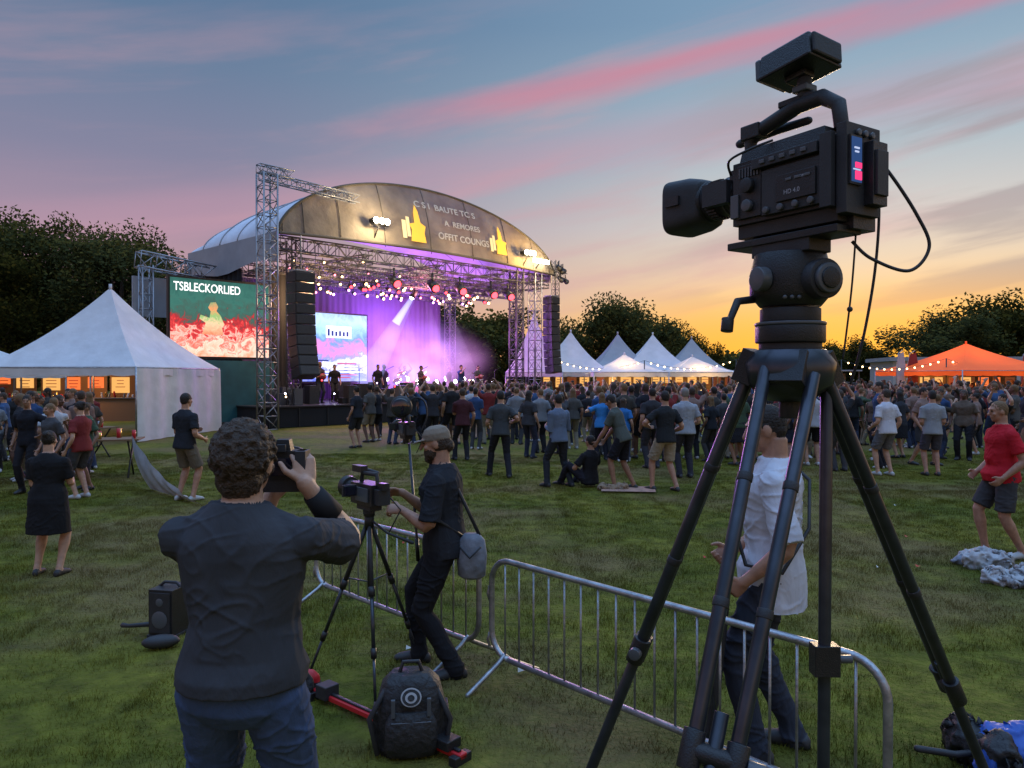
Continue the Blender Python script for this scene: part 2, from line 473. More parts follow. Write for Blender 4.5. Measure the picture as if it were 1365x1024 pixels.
for i in range(3, NX-2, 5):
    x = axx(i); zt = arch(x)
    b.tube([(x, by0(7.5+(zt-7.5)*j/6)-.02, 7.5+(zt-7.5)*j/6) for j in range(7)], .018, M_SEAM, 5)
b.tube([(axx(i), by0(arch(axx(i))), arch(axx(i))) for i in range(NX+1)], .06, M_SEAM, 6)
b.tube([(axx(i), -.17, 7.4+.25*(1-((axx(i)-xc)/hw)**2)) for i in range(NX+1)], .06, M_SEAM, 6)
b.obj('front_banner', ST)
b = MB(); vs = []; fs = []; NV = 14
for j in range(NV+1):
    v = j/NV
    for i in range(NX+1):
        x = axx(i); k = 1-.12*v-.28*max(0, v-.65)/.35*1.0
        z = arch(x, k)
        y0 = by0(arch(x))
        sag = .09*sin(v*pi*5)**2
        vs.append((x, y0+(DEP-y0)*v, z-sag-.9*max(0, v-.8)))
for j in range(NV):
    for i in range(NX):
        a = j*(NX+1)+i; fs.append((a, a+1, a+NX+2, a+NX+1))
b.add(vs, fs, M_TARP, True)
for xs_ in (xc-hw, xc+hw):
    zz = 7.0 if xs_ > 5 else 6.35
    for j in range(8):
        y0, y1 = DEP*j/8, DEP*(j+1)/8
        b.quad([(xs_, y0, zz+.15*sin(j)), (xs_, y1, zz+.15*sin(j+1)), (xs_, y1, 7.5), (xs_, y0, 7.5)], M_GREYF)
for j in range(1, 5):
    v = j/5; b.tube([(axx(i), DEP*v, arch(axx(i), 1-.12*v-.28*max(0, v-.65)/.35)-.9*max(0, v-.8)) for i in range(NX+1)], .03, M_GREYF, 5)
b.obj('roof_cover', ST)
b = MB()
truss(b, (-1.25, -.2, 0), (-1.25, -.2, 9.5), .55, M_TRUSS, .5, .035)
truss(b, (-1.5, -.2, 9.4), (2.8, -.2, 9.25), .3, M_TRUSS, .4, .025)
truss(b, (-1.6, -.2, 9.65), (-.2, -.2, 9.65), .3, M_TRUSS, .3, .025)
truss(b, (.5, .9, .8), (.5, .9, 7.4), .4, M_TRUSSD, .45, .03)
for (x, y) in ((12.9, .2), (13.9, 1.2), (14.2, .1)):
    truss(b, (x, y, .8), (x, y, 7.5), .5, M_TRUSS if x > 14 else M_TRUSSD, .5, .03)
for (x, y) in ((-.6, 7.6), (7.3, 8.5), (15.0, 7.6)):
    truss(b, (x, y, .8), (x, y, 7.2), .45, M_TRUSSD, .5, .03)
for y, z in ((.25, 7.1), (2.2, 6.5), (4.6, 6.6), (7.0, 6.6)):
    truss(b, (-.6, y, z), (15.2, y, z), .5, M_TRUSSD, .5, .03)
truss(b, (0, .3, 6.45), (13, .3, 6.45), .35, M_TRUSSD, .4, .02)
for x in (-.5, 3.5, 7.5, 11.5, 15):
    truss(b, (x, 0, 6.9), (x, 7.4, 6.9), .4, M_TRUSSD, .5, .025)
for i in range(26):
    x = random.uniform(-.5, 15); y = random.uniform(0, 3); b.tube([(x, y, 7.3), (x+random.uniform(-.6, .6), y, random.uniform(5.8, 6.6))], .015, M_TRUSSD, 4)
truss(b, (15.1, -.2, 7.6), (16.3, -.2, 7.4), .3, M_TRUSSD, .3, .02)
truss(b, (15.5, -.2, 6.0), (15.5, -.2, 8.2), .3, M_TRUSSD, .3, .02)
b.obj('truss_frame', ST)
b = MB()
truss(b, (-3.9, 5, 6.6), (-.9, 5, 6.3), .6, M_TRUSS, .6, .035)
truss(b, (-3.6, 5, 0), (-3.6, 5, 6.4), .4, M_TRUSS, .6, .03)
b.box((-2.6, 5.6, 5.2), (2.6, .1, 1.6), M_GREYF)
b.obj('rear_scaffold', ST)
M_CURT = mat('backdrop_curtain', (.1, .075, .13), .9)
b = MB(); vs = []; fs = []
n = 200
for i in range(n+1):
    x = -.5+(14.8)*i/n; y = 7.7+.02*sin(i*1.3)+.04*sin(i*.31)
    vs += [(x, y, .84), (x, y, 6.7)]
for i in range(n): fs.append((2*i, 2*i+2, 2*i+3, 2*i+1))
b.add(vs, fs, M_CURT, True)
vs = []; fs = []
for i in range(50):
    y = 2.9+4.7*i/49; x = -.65+.05*sin(i*1.5); vs += [(x, y, .84), (x, y, 6.4)]
for i in range(49): fs.append((2*i, 2*i+2, 2*i+3, 2*i+1))
b.add(vs, fs, M_CLOTHBLK, True)
vs = []; fs = []
for i in range(12):
    x = .35+.9*i/11; y = 2.65+.05*sin(i*1.5); vs += [(x, y, .84), (x, y, 6.4)]
for i in range(11): fs.append((2*i, 2*i+2, 2*i+3, 2*i+1))
b.add(vs, fs, M_CLOTHBLK, True)
b.obj('curtain', ST)

def fixture(b, p, aim, m, s=.22, disk=.36):
    p = V(p); d = (V(aim)-p).normalized()
    b.tube([p+V((0, 0, s*1.2)), p], s*.12, M_BLK, 5)
    b.cyl(p-d*s*.6, p+d*s*.7, s*.36, M_BLK, 12, s*.5)
    b.cyl(p+d*s*.7, p+d*s*.72, s*.47, M_BLK2, 12)
    b.ell(p+d*s*.7, (s*disk, s*disk, s*disk), m, seg=10, rings=7)
G_RED = glow('lamp_red', (1, .05, .07), 6); G_PINK = glow('lamp_pink', (1, .22, .32), 5); G_WARM = glow('lamp_warm', (1, .66, .3), 9)
G_WHITE = glow('lamp_white', (1, .9, .8), 25); G_COOL = glow('lamp_cool', (.8, .82, 1), 14); G_VIO = glow('lamp_violet', (.75, .35, 1), 6)
G_FLOOD = glow('lamp_flood', (1, .88, .6), 40)
b = MB()
for x in (4.9, 7.1, 8.8, 10.9, 12.1): fixture(b, (x, .1, 6.15), (x-1, -8, 1), G_RED, .46)
for i in range(22):
    fixture(b, (random.uniform(4, 13), 2.2, random.uniform(5.9, 6.25)), (random.uniform(0, 8), -10, 1), random.choice([G_PINK, G_RED, G_RED, G_WARM]), .2)
for i in range(30):
    fixture(b, (random.uniform(.3, 6.5), random.uniform(.2, 2.4), random.uniform(5.5, 6.9)), (random.uniform(-3, 4), -10, 1), random.choice([G_WARM, G_WARM, G_PINK]), .13)
for i in range(24):
    x = random.uniform(2, 14); fixture(b, (x, 4.6, random.uniform(5.9, 6.2)), (x-2, -10, 1), random.choice([G_PINK, G_VIO, G_WARM]), .18)
for i in range(11):
    x = 7.6+i*.68; fixture(b, (x, 5.2, 1.7+.15*(i % 2)), (x-1, -10, 2.0), random.choice([G_WHITE, G_COOL, G_WHITE]), .26, .42)
for i in range(6):
    fixture(b, (15.3+random.uniform(0, 1), -.3, random.uniform(7.1, 7.9)), (12, -10, 2), M_GREYP, .28)
fixture(b, (7.6, 2, 5.94), (5.4, 3.2, 1.5), G_COOL, .3)
b.obj('stage_lamps', ST)
b = MB()
for x, z, in ((3.7, 8.45), (13.0, 8.25)):
    for k in (-.28, 0, .28):
        b.cyl((x+k, -.62, z), (x+k, -.3, z), .13, M_BLK, 10)
        b.ell((x+k, -.64, z), (.14, .06, .13), G_FLOOD)
    b.tube([(x-.4, -.45, z-.15), (x+.4, -.45, z-.15)], .03, M_BLK, 6)
    b.tube([(x, -.45, z-.15), (x, .0, z-.8)], .03, M_BLK, 5)
b.box((14.0, -.5, 7.95), (1.2, .06, .2), G_FLOOD); b.tube([(14, -.45, 7.95), (14, -.1, 7.6)], .03, M_BLK, 5)
b.obj('floodlights', ST)
light('flood_light_a', 'POINT', (3.6, -1.2, 8.4), (1, .78, .48), 330, ST, .15)
light('flood_light_b', 'POINT', (13.0, -1.2, 8.1), (1, .62, .2), 380, ST, .15)
light('flood_light_c', 'POINT', (8.5, -2.2, 7.4), (1, .74, .42), 210, ST, .3)
light('wash_violet', 'POINT', (9.5, 5.6, 4.6), (.42, .14, 1), 1600, ST, .5)
light('wash_magenta', 'POINT', (12.5, 5, 4), (.8, .2, .9), 750, ST, .5)
light('wash_blue', 'POINT', (6, 4.0, 4.4), (.4, .3, 1), 350, ST, .5)
light('wash_pink', 'POINT', (8, 1.5, 5.8), (1, .3, .35), 500, ST, .5)
light('wash_warm', 'POINT', (1.5, 1.5, 5.2), (1, .6, .3), 500, ST, .3)
light('front_wash', 'SPOT', (7, -1, 6.4), (.9, .5, .8), 1500, ST, .5, rot=(R(-55), 0, 0), spot=R(110))

M_TXT = mat('banner_letters', (.6, .57, .5), .8)
M_GOLD = mat('banner_gold', (.85, .5, .05), .5, emis=(1, .55, .06), es=.6)  # both emblem print colours glow by themselves, light put into the colour
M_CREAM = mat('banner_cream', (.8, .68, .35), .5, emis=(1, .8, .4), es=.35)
def by(z): return by0(z)-.05
def bt(s, x, z, size, sx=1.0):
    f = z-7.4; sl = math.atan(.04+.14*f)
    text(s, size, M_TXT, ST, (x, by(z)-.05, z), (R(90)-sl, 0, 0), 'banner_text', .004, sx=sx)
bt('C S I  BAUTE TC S', 8.0, 9.72, .42, 1.15)
bt('A  REMORES', 8.9, 9.05, .38, 1.1); bt('OFFIT COUNGS', 8.9, 8.4, .44, 1.05)
b = MB()
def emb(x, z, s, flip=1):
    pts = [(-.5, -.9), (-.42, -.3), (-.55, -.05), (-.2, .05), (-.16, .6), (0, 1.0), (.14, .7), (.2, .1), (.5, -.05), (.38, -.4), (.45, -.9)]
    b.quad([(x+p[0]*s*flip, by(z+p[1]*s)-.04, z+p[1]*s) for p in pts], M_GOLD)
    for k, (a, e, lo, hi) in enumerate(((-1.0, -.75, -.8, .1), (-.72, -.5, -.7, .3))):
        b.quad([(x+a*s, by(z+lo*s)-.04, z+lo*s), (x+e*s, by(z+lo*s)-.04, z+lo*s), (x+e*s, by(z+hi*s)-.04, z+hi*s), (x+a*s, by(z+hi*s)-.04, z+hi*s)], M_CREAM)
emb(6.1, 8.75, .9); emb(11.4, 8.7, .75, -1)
b.obj('banner_emblem', ST)

def vol(name, c, s):
    m = bpy.data.materials.new(name); m.use_nodes = True; nt = m.node_tree; nt.nodes.clear()
    e = nt.nodes.new('ShaderNodeEmission'); e.inputs[0].default_value = tuple(c)+(1,); e.inputs[1].default_value = s
    o = nt.nodes.new('ShaderNodeOutputMaterial'); nt.links.new(e.outputs[0], o.inputs['Volume'])
    tc = nt.nodes.new('ShaderNodeTexCoord')
    ln = nt.nodes.new('ShaderNodeVectorMath'); ln.operation = 'LENGTH'; nt.links.new(tc.outputs['Object'], ln.inputs[0])
    mr = nt.nodes.new('ShaderNodeMapRange'); mr.inputs['From Min'].default_value = 1; mr.inputs['From Max'].default_value = 0; mr.interpolation_type = 'SMOOTHSTEP'
    nt.links.new(ln.outputs['Value'], mr.inputs['Value'])
    n = nt.nodes.new('ShaderNodeTexNoise'); n.inputs['Scale'].default_value = 2.2; n.inputs['Detail'].default_value = 4; nt.links.new(tc.outputs['Object'], n.inputs['Vector'])
    mr2 = nt.nodes.new('ShaderNodeMapRange'); mr2.inputs['From Min'].default_value = .35; mr2.inputs['From Max'].default_value = .7; nt.links.new(n.outputs['Fac'], mr2.inputs['Value'])
    a = nt.nodes.new('ShaderNodeMath'); a.operation = 'MULTIPLY'; nt.links.new(mr.outputs[0], a.inputs[0]); nt.links.new(mr2.outputs[0], a.inputs[1])
    c_ = nt.nodes.new('ShaderNodeMath'); c_.operation = 'MULTIPLY'; c_.inputs[1].default_value = s; nt.links.new(a.outputs[0], c_.inputs[0])
    nt.links.new(c_.outputs[0], e.inputs[1])
    return m
def glow_haze(c, loc, sc, s):  # self-glowing volume, standing in for stage light scattered by haze
    b = MB(); b.ell((0, 0, 0), 1, vol('glowing_haze', c, s), seg=20, rings=12)
    o = b.obj('glow_haze', ST); o.location = loc; o.scale = sc
glow_haze((.5, .22, 1), (9.0, 4.6, 3.0), (4.6, 2.9, 3.1), .85)
glow_haze((.85, .35, .95), (12.0, 4.6, 2.6), (3.2, 2.8, 2.6), .5)
glow_haze((.8, .7, 1), (9.6, 4.4, 2.0), (2.2, 1.5, 1.3), .7)
mbm = bpy.data.materials.new('beam'); mbm.use_nodes = True; bn = mbm.node_tree; bn.nodes.clear()  # cones glow through their volume, standing in for lamp light in haze
e = bn.nodes.new('ShaderNodeEmission'); e.inputs[0].default_value = (.4, .5, 1, 1); e.inputs[1].default_value = 4.0
o = bn.nodes.new('ShaderNodeOutputMaterial'); bn.links.new(e.outputs[0], o.inputs['Volume'])
mbm.cycles.homogeneous_volume = True
b = MB(); b.tube([(7.6, 2, 5.9), (6.8, 2.4, 4.5)], [.09, .22], mbm, 14); b.obj('light_beam', ST)
mb2 = mbm.copy(); mb2.node_tree.nodes['Emission'].inputs[1].default_value = .42
b = MB(); b.tube([(7.6, 2, 5.9), (5.4, 3.1, 1.6)], [.12, .75], mb2, 14); b.obj('light_beam_wide', ST)
mb3 = mbm.copy(); mb3.node_tree.nodes['Emission'].inputs[1].default_value = .16; mb3.node_tree.nodes['Emission'].inputs[0].default_value = (.8, .45, 1, 1)
for x, dx in ((9.2, -.5), (10.6, .6), (12, 1.0)):
    b = MB(); b.tube([(x, 4.6, 6.0), (x+dx, 3.6, 1.2)], [.1, .7], mb3, 14); b.obj('light_beam_wide', ST)

b = MB()
for i in range(6):
    x = 3+i*1.9; b.box((x, 6.6+.3*(i % 2), 1.25), (.9, .5, .8), M_BLK); b.box((x, 6.6+.3*(i % 2)-.27, 1.25), (.75, .02, .6), M_BLK2)
dk = V((9.5, 4.5, .84))
M_DRUM = mat('drum_shell', (.35, .03, .05), .3)
b.cyl(dk+V((0, -.2, .3)), dk+V((0, .25, .3)), .3, M_DRUM, 20); b.cyl(dk+V((-.35, 0, .65)), dk+V((-.35, 0, .88)), .17, M_DRUM); b.cyl(dk+V((.05, -.1, .7)), dk+V((.05, -.1, .9)), .15, M_DRUM)
b.cyl(dk+V((.6, .1, .2)), dk+V((.6, .1, .6)), .21, M_DRUM)
M_BRASS = mat('cymbal', (.6, .42, .12), .25, metal=1)
for dx, dz in ((-.7, 1.3), (.75, 1.35), (-.95, .95)):
    b.cyl(dk+V((dx, 0, dz)), dk+V((dx, .01, dz+.015)), .24, M_BRASS); b.tube([dk+V((dx, 0, 0)), dk+V((dx, 0, dz))], .012, M_STEEL, 5)
for x in (2.5, 4.0, 5.5, 7.5, 11, 12.5, 13.5):
    b.tube([(x, 1.4, .84), (x, 1.4, 2.3), (x+.25, 1.2, 2.45)], .014, M_BLK, 5)
    b.box((x+.5, 1.0, .95), (.5, .35, .25), M_BLK)
for i in range(30):
    x = random.uniform(-.4, 7); hh_ = random.uniform(.3, 1.0); b.box((x, random.uniform(.6, 5), .84+hh_/2), (random.uniform(.3, .7), .4, hh_), random.choice([M_BLK, M_GREYP, M_BLK2]))
for i in range(22):
    b.ell((random.uniform(0, 13), random.uniform(.5, 4), random.uniform(1.1, 2.0)), .035, random.choice([G_RED, G_WARM, G_COOL, G_VIO]), seg=8, rings=6)
b.obj('band_equipment', ST)

def line_array(x, y, ztop, n, wd, curve):
    b = MB(); p = V((0, 0, 0)); hh = .4
    for i in range(n):
        ang = curve*(i/n)**2
        Mx = Matrix.Rotation(-ang, 3, 'X')
        b.box(p, (wd, .6, hh*.93), M_BLK, Mx, None)
        b.box(p+Mx @ V((0, -.31, 0)), (wd*.92, .02, hh*.8), M_BLK2, Mx)
        p = p+Mx @ V((0, 0, -hh))
    b.tube([(0, 0, .15), (0, 0, 7.3-ztop)], .02, M_STEEL, 5); b.box((0, 0, .24), (wd*.9, .5, .06), M_STEEL)
    b.obj('line_array_speaker', None, SW(x, y, ztop), SA, .015)
line_array(-.2, -.8, 5.7, 10, .85, R(22)); line_array(14.7, -.6, 5.95, 10, .68, R(10))

def screen(name, x, y, z, wd, ht, shader):
    e = empty(name, SW(x, y, z), SA)
    b = MB(); b.box((wd/2, .08, ht/2), (wd+.16, .12, ht+.16), M_BLK); b.obj('frame', e)
    b = MB(); b.quad([(0, 0, 0), (wd, 0, 0), (wd, 0, ht), (0, 0, ht)], shader); b.obj('picture', e)
    return e
def pic_shader(name, strength, nscale, zmul, lo, hi, stops):
    m = bpy.data.materials.new(name); m.use_nodes = True; nt = m.node_tree; nt.nodes.clear()
    e = nt.nodes.new('ShaderNodeEmission'); o = nt.nodes.new('ShaderNodeOutputMaterial'); nt.links.new(e.outputs[0], o.inputs[0]); e.inputs[1].default_value = strength
    tc = nt.nodes.new('ShaderNodeTexCoord'); s = nt.nodes.new('ShaderNodeSeparateXYZ'); nt.links.new(tc.outputs['Object'], s.inputs[0])
    n = nt.nodes.new('ShaderNodeTexNoise'); n.inputs['Scale'].default_value = nscale; n.inputs['Detail'].default_value = 8; n.inputs['Roughness'].default_value = .62; n.inputs['Distortion'].default_value = 1.0; nt.links.new(tc.outputs['Object'], n.inputs['Vector'])
    a = nt.nodes.new('ShaderNodeMath'); a.operation = 'MULTIPLY_ADD'; nt.links.new(n.outputs['Fac'], a.inputs[0]); a.inputs[1].default_value = -zmul
    nt.links.new(s.outputs[2], a.inputs[2])
    r = nt.nodes.new('ShaderNodeValToRGB'); el = r.color_ramp.elements
    el[0].position = stops[0][0]; el[0].color = stops[0][1]; el[1].position = stops[-1][0]; el[1].color = stops[-1][1]
    mr = nt.nodes.new('ShaderNodeMapRange'); mr.inputs['From Min'].default_value = lo; mr.inputs['From Max'].default_value = hi; nt.links.new(a.outputs[0], mr.inputs[0])
    for p, c in stops[1:-1]:
        k = el.new(p); k.color = c
    nt.links.new(mr.outputs[0], r.inputs[0]); nt.links.new(r.outputs[0], e.inputs[0])
    return m
sh_l = pic_shader('screen_picture', 1.25, 2.6, 3.0, -1.9, 1.9, [(0, (1, .35, .2, 1)), (.2, (1, .75, .6, 1)), (.27, (.9, .14, .1, 1)), (.33, (1, .6, .5, 1)), (.38, (.8, .06, .06, 1)), (.46, (.4, .03, .04, 1)), (.52, (.06, .12, .1, 1)), (.7, (.05, .17, .14, 1)), (1, (.03, .1, .09, 1))])
sl = screen('led_video_screen', -3.7, 2.5, 2.75, 4.0, 2.95, sh_l)
G_TXT = glow('screen_white', (1, 1, 1), 1.6)
text('TSBLECKORLIED', .46, G_TXT, sl, (.12, -.012, 2.62), (R(90), 0, 0), 'screen_text', sx=.78, align='LEFT')
b = MB()
sh_f = pic_shader('screen_figure', 1.2, 6, .8, .3, 2.2, [(0, (.9, .2, .1, 1)), (.3, (1, .65, .4, 1)), (.45, (.3, .55, .2, 1)), (.6, (.9, .35, .15, 1)), (.8, (.15, .4, .2, 1)), (1, (1, .8, .6, 1))])
def shape(b, pts, m, y): b.quad([(p[0], y, p[1]) for p in pts], m)
shape(b, [(1.2, .85), (1.35, 1.3), (1.1, 1.45), (1.15, 1.6), (1.5, 1.5), (1.55, 1.75), (1.45, 1.9), (1.55, 2.1), (1.75, 2.12), (1.85, 1.95), (1.78, 1.78), (1.95, 1.6), (2.1, 1.25), (2.0, 1.15), (2.05, .85)], sh_f, -.01)
b.obj('picture_figure', sl)
sh_m = pic_shader('stage_screen_picture', 1.6, 1.4, 2.2, -1.6, 2.6, [(0, (.5, .5, 1, 1)), (.2, (.1, .15, .8, 1)), (.32, (.9, .85, 1, 1)), (.4, (.25, .3, 1, 1)), (.5, (.8, .25, .6, 1)), (.6, (.15, .3, .9, 1)), (.72, (.35, .6, 1, 1)), (.85, (.5, .7, 1, 1)), (1, (.3, .4, .95, 1))])
sm_ = screen('led_stage_screen', 4.0, 6, 1.75, 3.75, 3.35, sh_m)
b = MB(); gw = glow('panel_white', (.8, .85, 1), 1.8); gn = glow('panel_navy', (.06, .08, .4), .9); gr = glow('panel_red', (.85, .2, .35), .9)
def pq(x0, x1, z0, z1, m, y=-.01): b.quad([(x0, y, z0), (x1, y, z0), (x1, y, z1), (x0, y, z1)], m)
pq(1.3, 2.8, 2.15, 2.75, gw); 
for i in range(6): pq(1.4+.22*i, 1.52+.22*i, 2.25, random.uniform(2.4, 2.65), gn, -.014)
for i in range(7):
    zz = .15+i*.14; pq(.15, random.uniform(.9, 1.7), zz, zz+.07, random.choice([gw, gw, gn]))
    pq(1.95, random.uniform(2.7, 3.6), zz, zz+.07, random.choice([gw, gr, gw]))
b.obj('picture_panels', sm_)
M_TEAL = mat('teal_banner', (.02, .1, .12), .6, var=.2, vscale=2)
b = MB(); b.box((-1.7, 2.3, 1.35), (4.2, .08, 2.5), M_TEAL); b.box((-1.7, 2.25, .1), (4.3, .3, .2), M_BLK2); b.obj('banner_panel', ST)

# ------------------------------------------------------------------ tents
def peak_tent(name, c, size, rz, eave, peak, fab, concave=.35, walls=(), legs=True, frame=M_STEEL, scal=.25):
    b = MB(); h = size/2; N = 12; K = 10
    cor = [V((-h, -h, 0)), V((h, -h, 0)), V((h, h, 0)), V((-h, h, 0))]
    for s in range(4):
        A, B = cor[s], cor[(s+1) % 4]
        vs = []; fs = []
        for j in range(K+1):
            t = j/K
            zt = eave+(peak-eave)*((1-concave)*t+concave*t**2.2)
            for i in range(N+1):
                u = i/N
                p = A.lerp(B, u)*(1-t)
                sag = -.07*sin(pi*u)*sin(pi*t)
                vs.append((p.x, p.y, zt+sag))
        for j in range(K):
            for i in range(N):
                a = j*(N+1)+i; fs.append((a, a+1, a+N+2, a+N+1))
        b.add(vs, fs, fab, True)
        vs = []; fs = []
        out = (A+B).normalized()*.01
        for i in range(N*2+1):
            p = A.lerp(B, i/(N*2))+out
            vs += [(p.x, p.y, eave+.005), (p.x, p.y, eave-scal-.04*abs(sin(i*pi/4)))]
        for i in range(N*2): fs.append((2*i, 2*i+2, 2*i+3, 2*i+1))
        b.add(vs, fs, fab, True)
        if s in walls:
            vs = []; fs = []; n = 60
            for i in range(n+1):
                p = A.lerp(B, i/n); o = out*(2+2.2*sin(i*.55)+2.5*sin(i*.23))
                vs += [(p.x+o.x, p.y+o.y, eave-.05), (p.x+o.x*1.6, p.y+o.y*1.6, .02)]
            for i in range(n): fs.append((2*i, 2*i+2, 2*i+3, 2*i+1))
            b.add(vs, fs, fab, True)
        if legs:
            b.tube([A, A+V((0, 0, eave))], .03, frame, 8)
            b.tube([A+V((0, 0, eave-.03)), B+V((0, 0, eave-.03))], .02, frame, 6)
    b.cyl((0, 0, peak-.1), (0, 0, peak+.12), .05, fab, 8)
    return b.obj(name, None, c, rz)
peak_tent('marquee_tent', (-13.45, 25.15, 0), 5.0, R(-6), 2.27, 4.95, M_WHITEF, .3, walls=(1,))
peak_tent('marquee_tent', (-19.8, 26.5, 0), 5.0, R(-3), 2.2, 3.6, M_WHITEF, .3)
for (x, y, s, pk, fab) in ((3.6, 46, 5, 4.75, M_WHITEF), (6.9, 49, 4.5, 4.8, M_GREYF), (9.0, 48, 5, 4.7, M_WHITEF), (12.2, 51, 4.5, 4.6, M_GREYF), (6.6, 44, 4.2, 3.3, M_WHITEF), (10.8, 45, 4.2, 3.2, M_WHITEF), (1.3, 44, 3.2, 5.8, M_WHITEF)):
    peak_tent('marquee_tent', (x, y, 0), s, R(random.uniform(-8, 8)), 2.25, pk, fab, .45)
M_ORG = mat('orange_tent_fabric', (.85, .17, .03), .6, emis=(1, .12, .02), es=.5, trans=.4, var=.1, vscale=1)  # fabric given its own glow, standing in for light from inside
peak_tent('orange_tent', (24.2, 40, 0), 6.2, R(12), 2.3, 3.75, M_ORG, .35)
light('tent_light', 'POINT', (24.2, 40, 2.0), (1, .5, .15), 160, None, .2)
M_STALL = mat('stall_wood', (.18, .1, .05), .7)
G_MENU = glow('menu_light', (1, .2, .05), 1.1); G_MENU2 = glow('menu_light_yellow', (1, .5, .14), 1.0); M_MENUD = mat('menu_board', (.25, .06, .03), .5, emis=(1, .3, .1), es=.12)
def stall(x, y, wd, rz, body=M_STALL, g=G_MENU):
    b = MB()
    b.box((0, 0, .5), (wd, .6, 1.0), body); b.box((0, -.02, 1.02), (wd+.1, .7, .05), M_GREYP)
    b.box((0, 1.2, 1.1), (wd, .06, 2.2), M_STALL); b.box((0, .5, 2.35), (wd+.2, 2.0, .08), M_GREYF)
    for sx in (-1, 1):
        b.box((sx*wd/2, -.3, 1.15), (.06, .06, 2.3), M_GREYP)
    n = max(2, int(wd/.8))
    for i in range(n):
        cx = -wd/2+wd*(i+.5)/n; hh_ = random.uniform(.3, .75)
        b.box((cx, 1.15, 1.95-hh_/2), (wd/n*random.uniform(.5, .82), .03, hh_), random.choice([g, g, G_MENU2, M_MENUD]))
        for k in range(3): b.box((cx, 1.12, 1.5+k*.15), (wd/n*random.uniform(.3, .5), .02, .03), M_REDP)
        for k in range(4): b.cyl((cx-.3+k*.18, random.uniform(-.15, .15), 1.05), (cx-.3+k*.18, 0, 1.05+random.uniform(.1, .28)), .04, random.choice([M_REDP, M_GREYP, M_BRASS, M_WHITEF]), 8)
        b.ell((cx, -.1, 2.15), .05, G_WARM)
    b.obj('food_stall', None, (x, y, 0), rz, .008)
for x in (-23.5, -20.2, -17.0): stall(x, 33.5, 3.0, R(random.uniform(-4, 4)))
light('stall_light', 'POINT', (-19, 32.6, 2.1), (1, .5, .2), 160, None, .2)
light('tent_inner_light', 'POINT', (-14.5, 26.3, 1.9), (1, .6, .3), 22, None, .15)
for x, y in ((3.4, 46.5), (6.6, 45), (9.0, 48), (10.8, 45.5), (13.0, 48)): stall(x, y, 3.2, 0, g=G_MENU2)
light('stall_light', 'POINT', (6.5, 43.5, 2.0), (1, .6, .2), 200, None, .2); light('stall_light', 'POINT', (11, 44, 2.0), (1, .55, .15), 200, None, .2)
for x, y in ((19.5, 46), (29.5, 45), (33.5, 44), (16, 52)): stall(x, y, 3.4, R(random.uniform(-10, 10)), g=G_MENU)
stall(24.2, 41, 4.5, R(12), g=G_MENU2)
b = MB(); M_WALL = mat('pale_wall', (.4, .4, .42), .7, var=.1)
b.box((0, 0, 1.6), (14, 6, 3.2), M_WALL); b.box((0, 0, 3.35), (14.6, 6.6, .3), M_GREYF)
for i in range(6): b.box((-5.5+i*2.2, -3.02, 1.9), (1.2, .06, 1.0), M_GLASS); b.box((-5.5+i*2.2, -3.06, 1.35), (1.3, .08, .06), M_GREYF)
b.obj('low_hall', None, (37, 60, 0), R(-10))
def flag(x, y, c, h=3.4):
    m = mat('flag_cloth', c, .7, trans=.3); b = MB()
    b.tube([(0, 0, 0), (0, 0, h*.75), (.12, 0, h*.95), (.4, 0, h)], .02, M_STEEL, 6)
    pts = [(0.02, 0, .7), (0.55, 0.03, .8), (.6, .02, h*.75), (.45, 0, h*.97), (.14, 0, h*.94), (.02, 0, h*.74)]
    b.quad(pts, m); b.quad([(p[0], p[1]+.006, p[2]) for p in pts][::-1], m)
    b.obj('feather_flag', None, (x, y, 0), random.uniform(-.3, .3))
flag(20.5, 40, (.5, .52, .6)); flag(21.6, 41, (.3, .05, .05)); flag(28.5, 42, (.6, .1, .08)); flag(27.3, 40, (.1, .25, .6)); flag(15.2, 42, (.5, .5, .5)); flag(17.5, 44, (.08, .1, .25))
b = MB()
P = [V((2.5, 43.5, 3.0)), V((7.5, 42.5, 2.9)), V((13, 43.5, 3.0)), V((18, 41, 2.9)), V((22, 38, 2.9)), V((27, 38.5, 2.9))]
for p in P: b.tube([(p.x, p.y, 0), p], .03, M_BLK, 6)
for a, c in zip(P[:-1], P[1:]):
    pts = []
    for i in range(15):
        t = i/14; q = a.lerp(c, t); q.z -= .5*4*t*(1-t); pts.append(q)
    b.tube(pts, .008, M_BLK, 4)
    for q in pts[1:-1]: b.ell(q-V((0, 0, .05)), .045, G_WARM, seg=8, rings=6)
b.obj('string_lights')

# ------------------------------------------------------------------ people
def skin(c): return mat('skin', c, .5, var=.15, vscale=25, bump=.1, bscale=120)
SKIN = [skin((.36, .19, .125)), skin((.43, .25, .17)), skin((.25, .13, .08)), skin((.12, .06, .04))]
def cloth(c, folds=.5): return mat('cloth', c, .88, var=.15, vscale=7, bump=folds, bscale=7, bdist=.03, distort=1.5, spec=.15, stretch=(1, 1, .55))
def ik(a, t, l1, l2, hint):
    d = t-a; L = d.length
    if L > l1+l2-.004: t = a+d.normalized()*(l1+l2-.004); d = t-a; L = d.length
    L = max(L, abs(l1-l2)+.02); u = d.normalized()
    x = (l1*l1-l2*l2+L*L)/(2*L); h = sqrt(max(0, l1*l1-x*x))
    p = V(hint)-u*V(hint).dot(u)
    p = p.normalized() if p.length > 1e-5 else u.orthogonal().normalized()
    return a+u*x+p*h, t

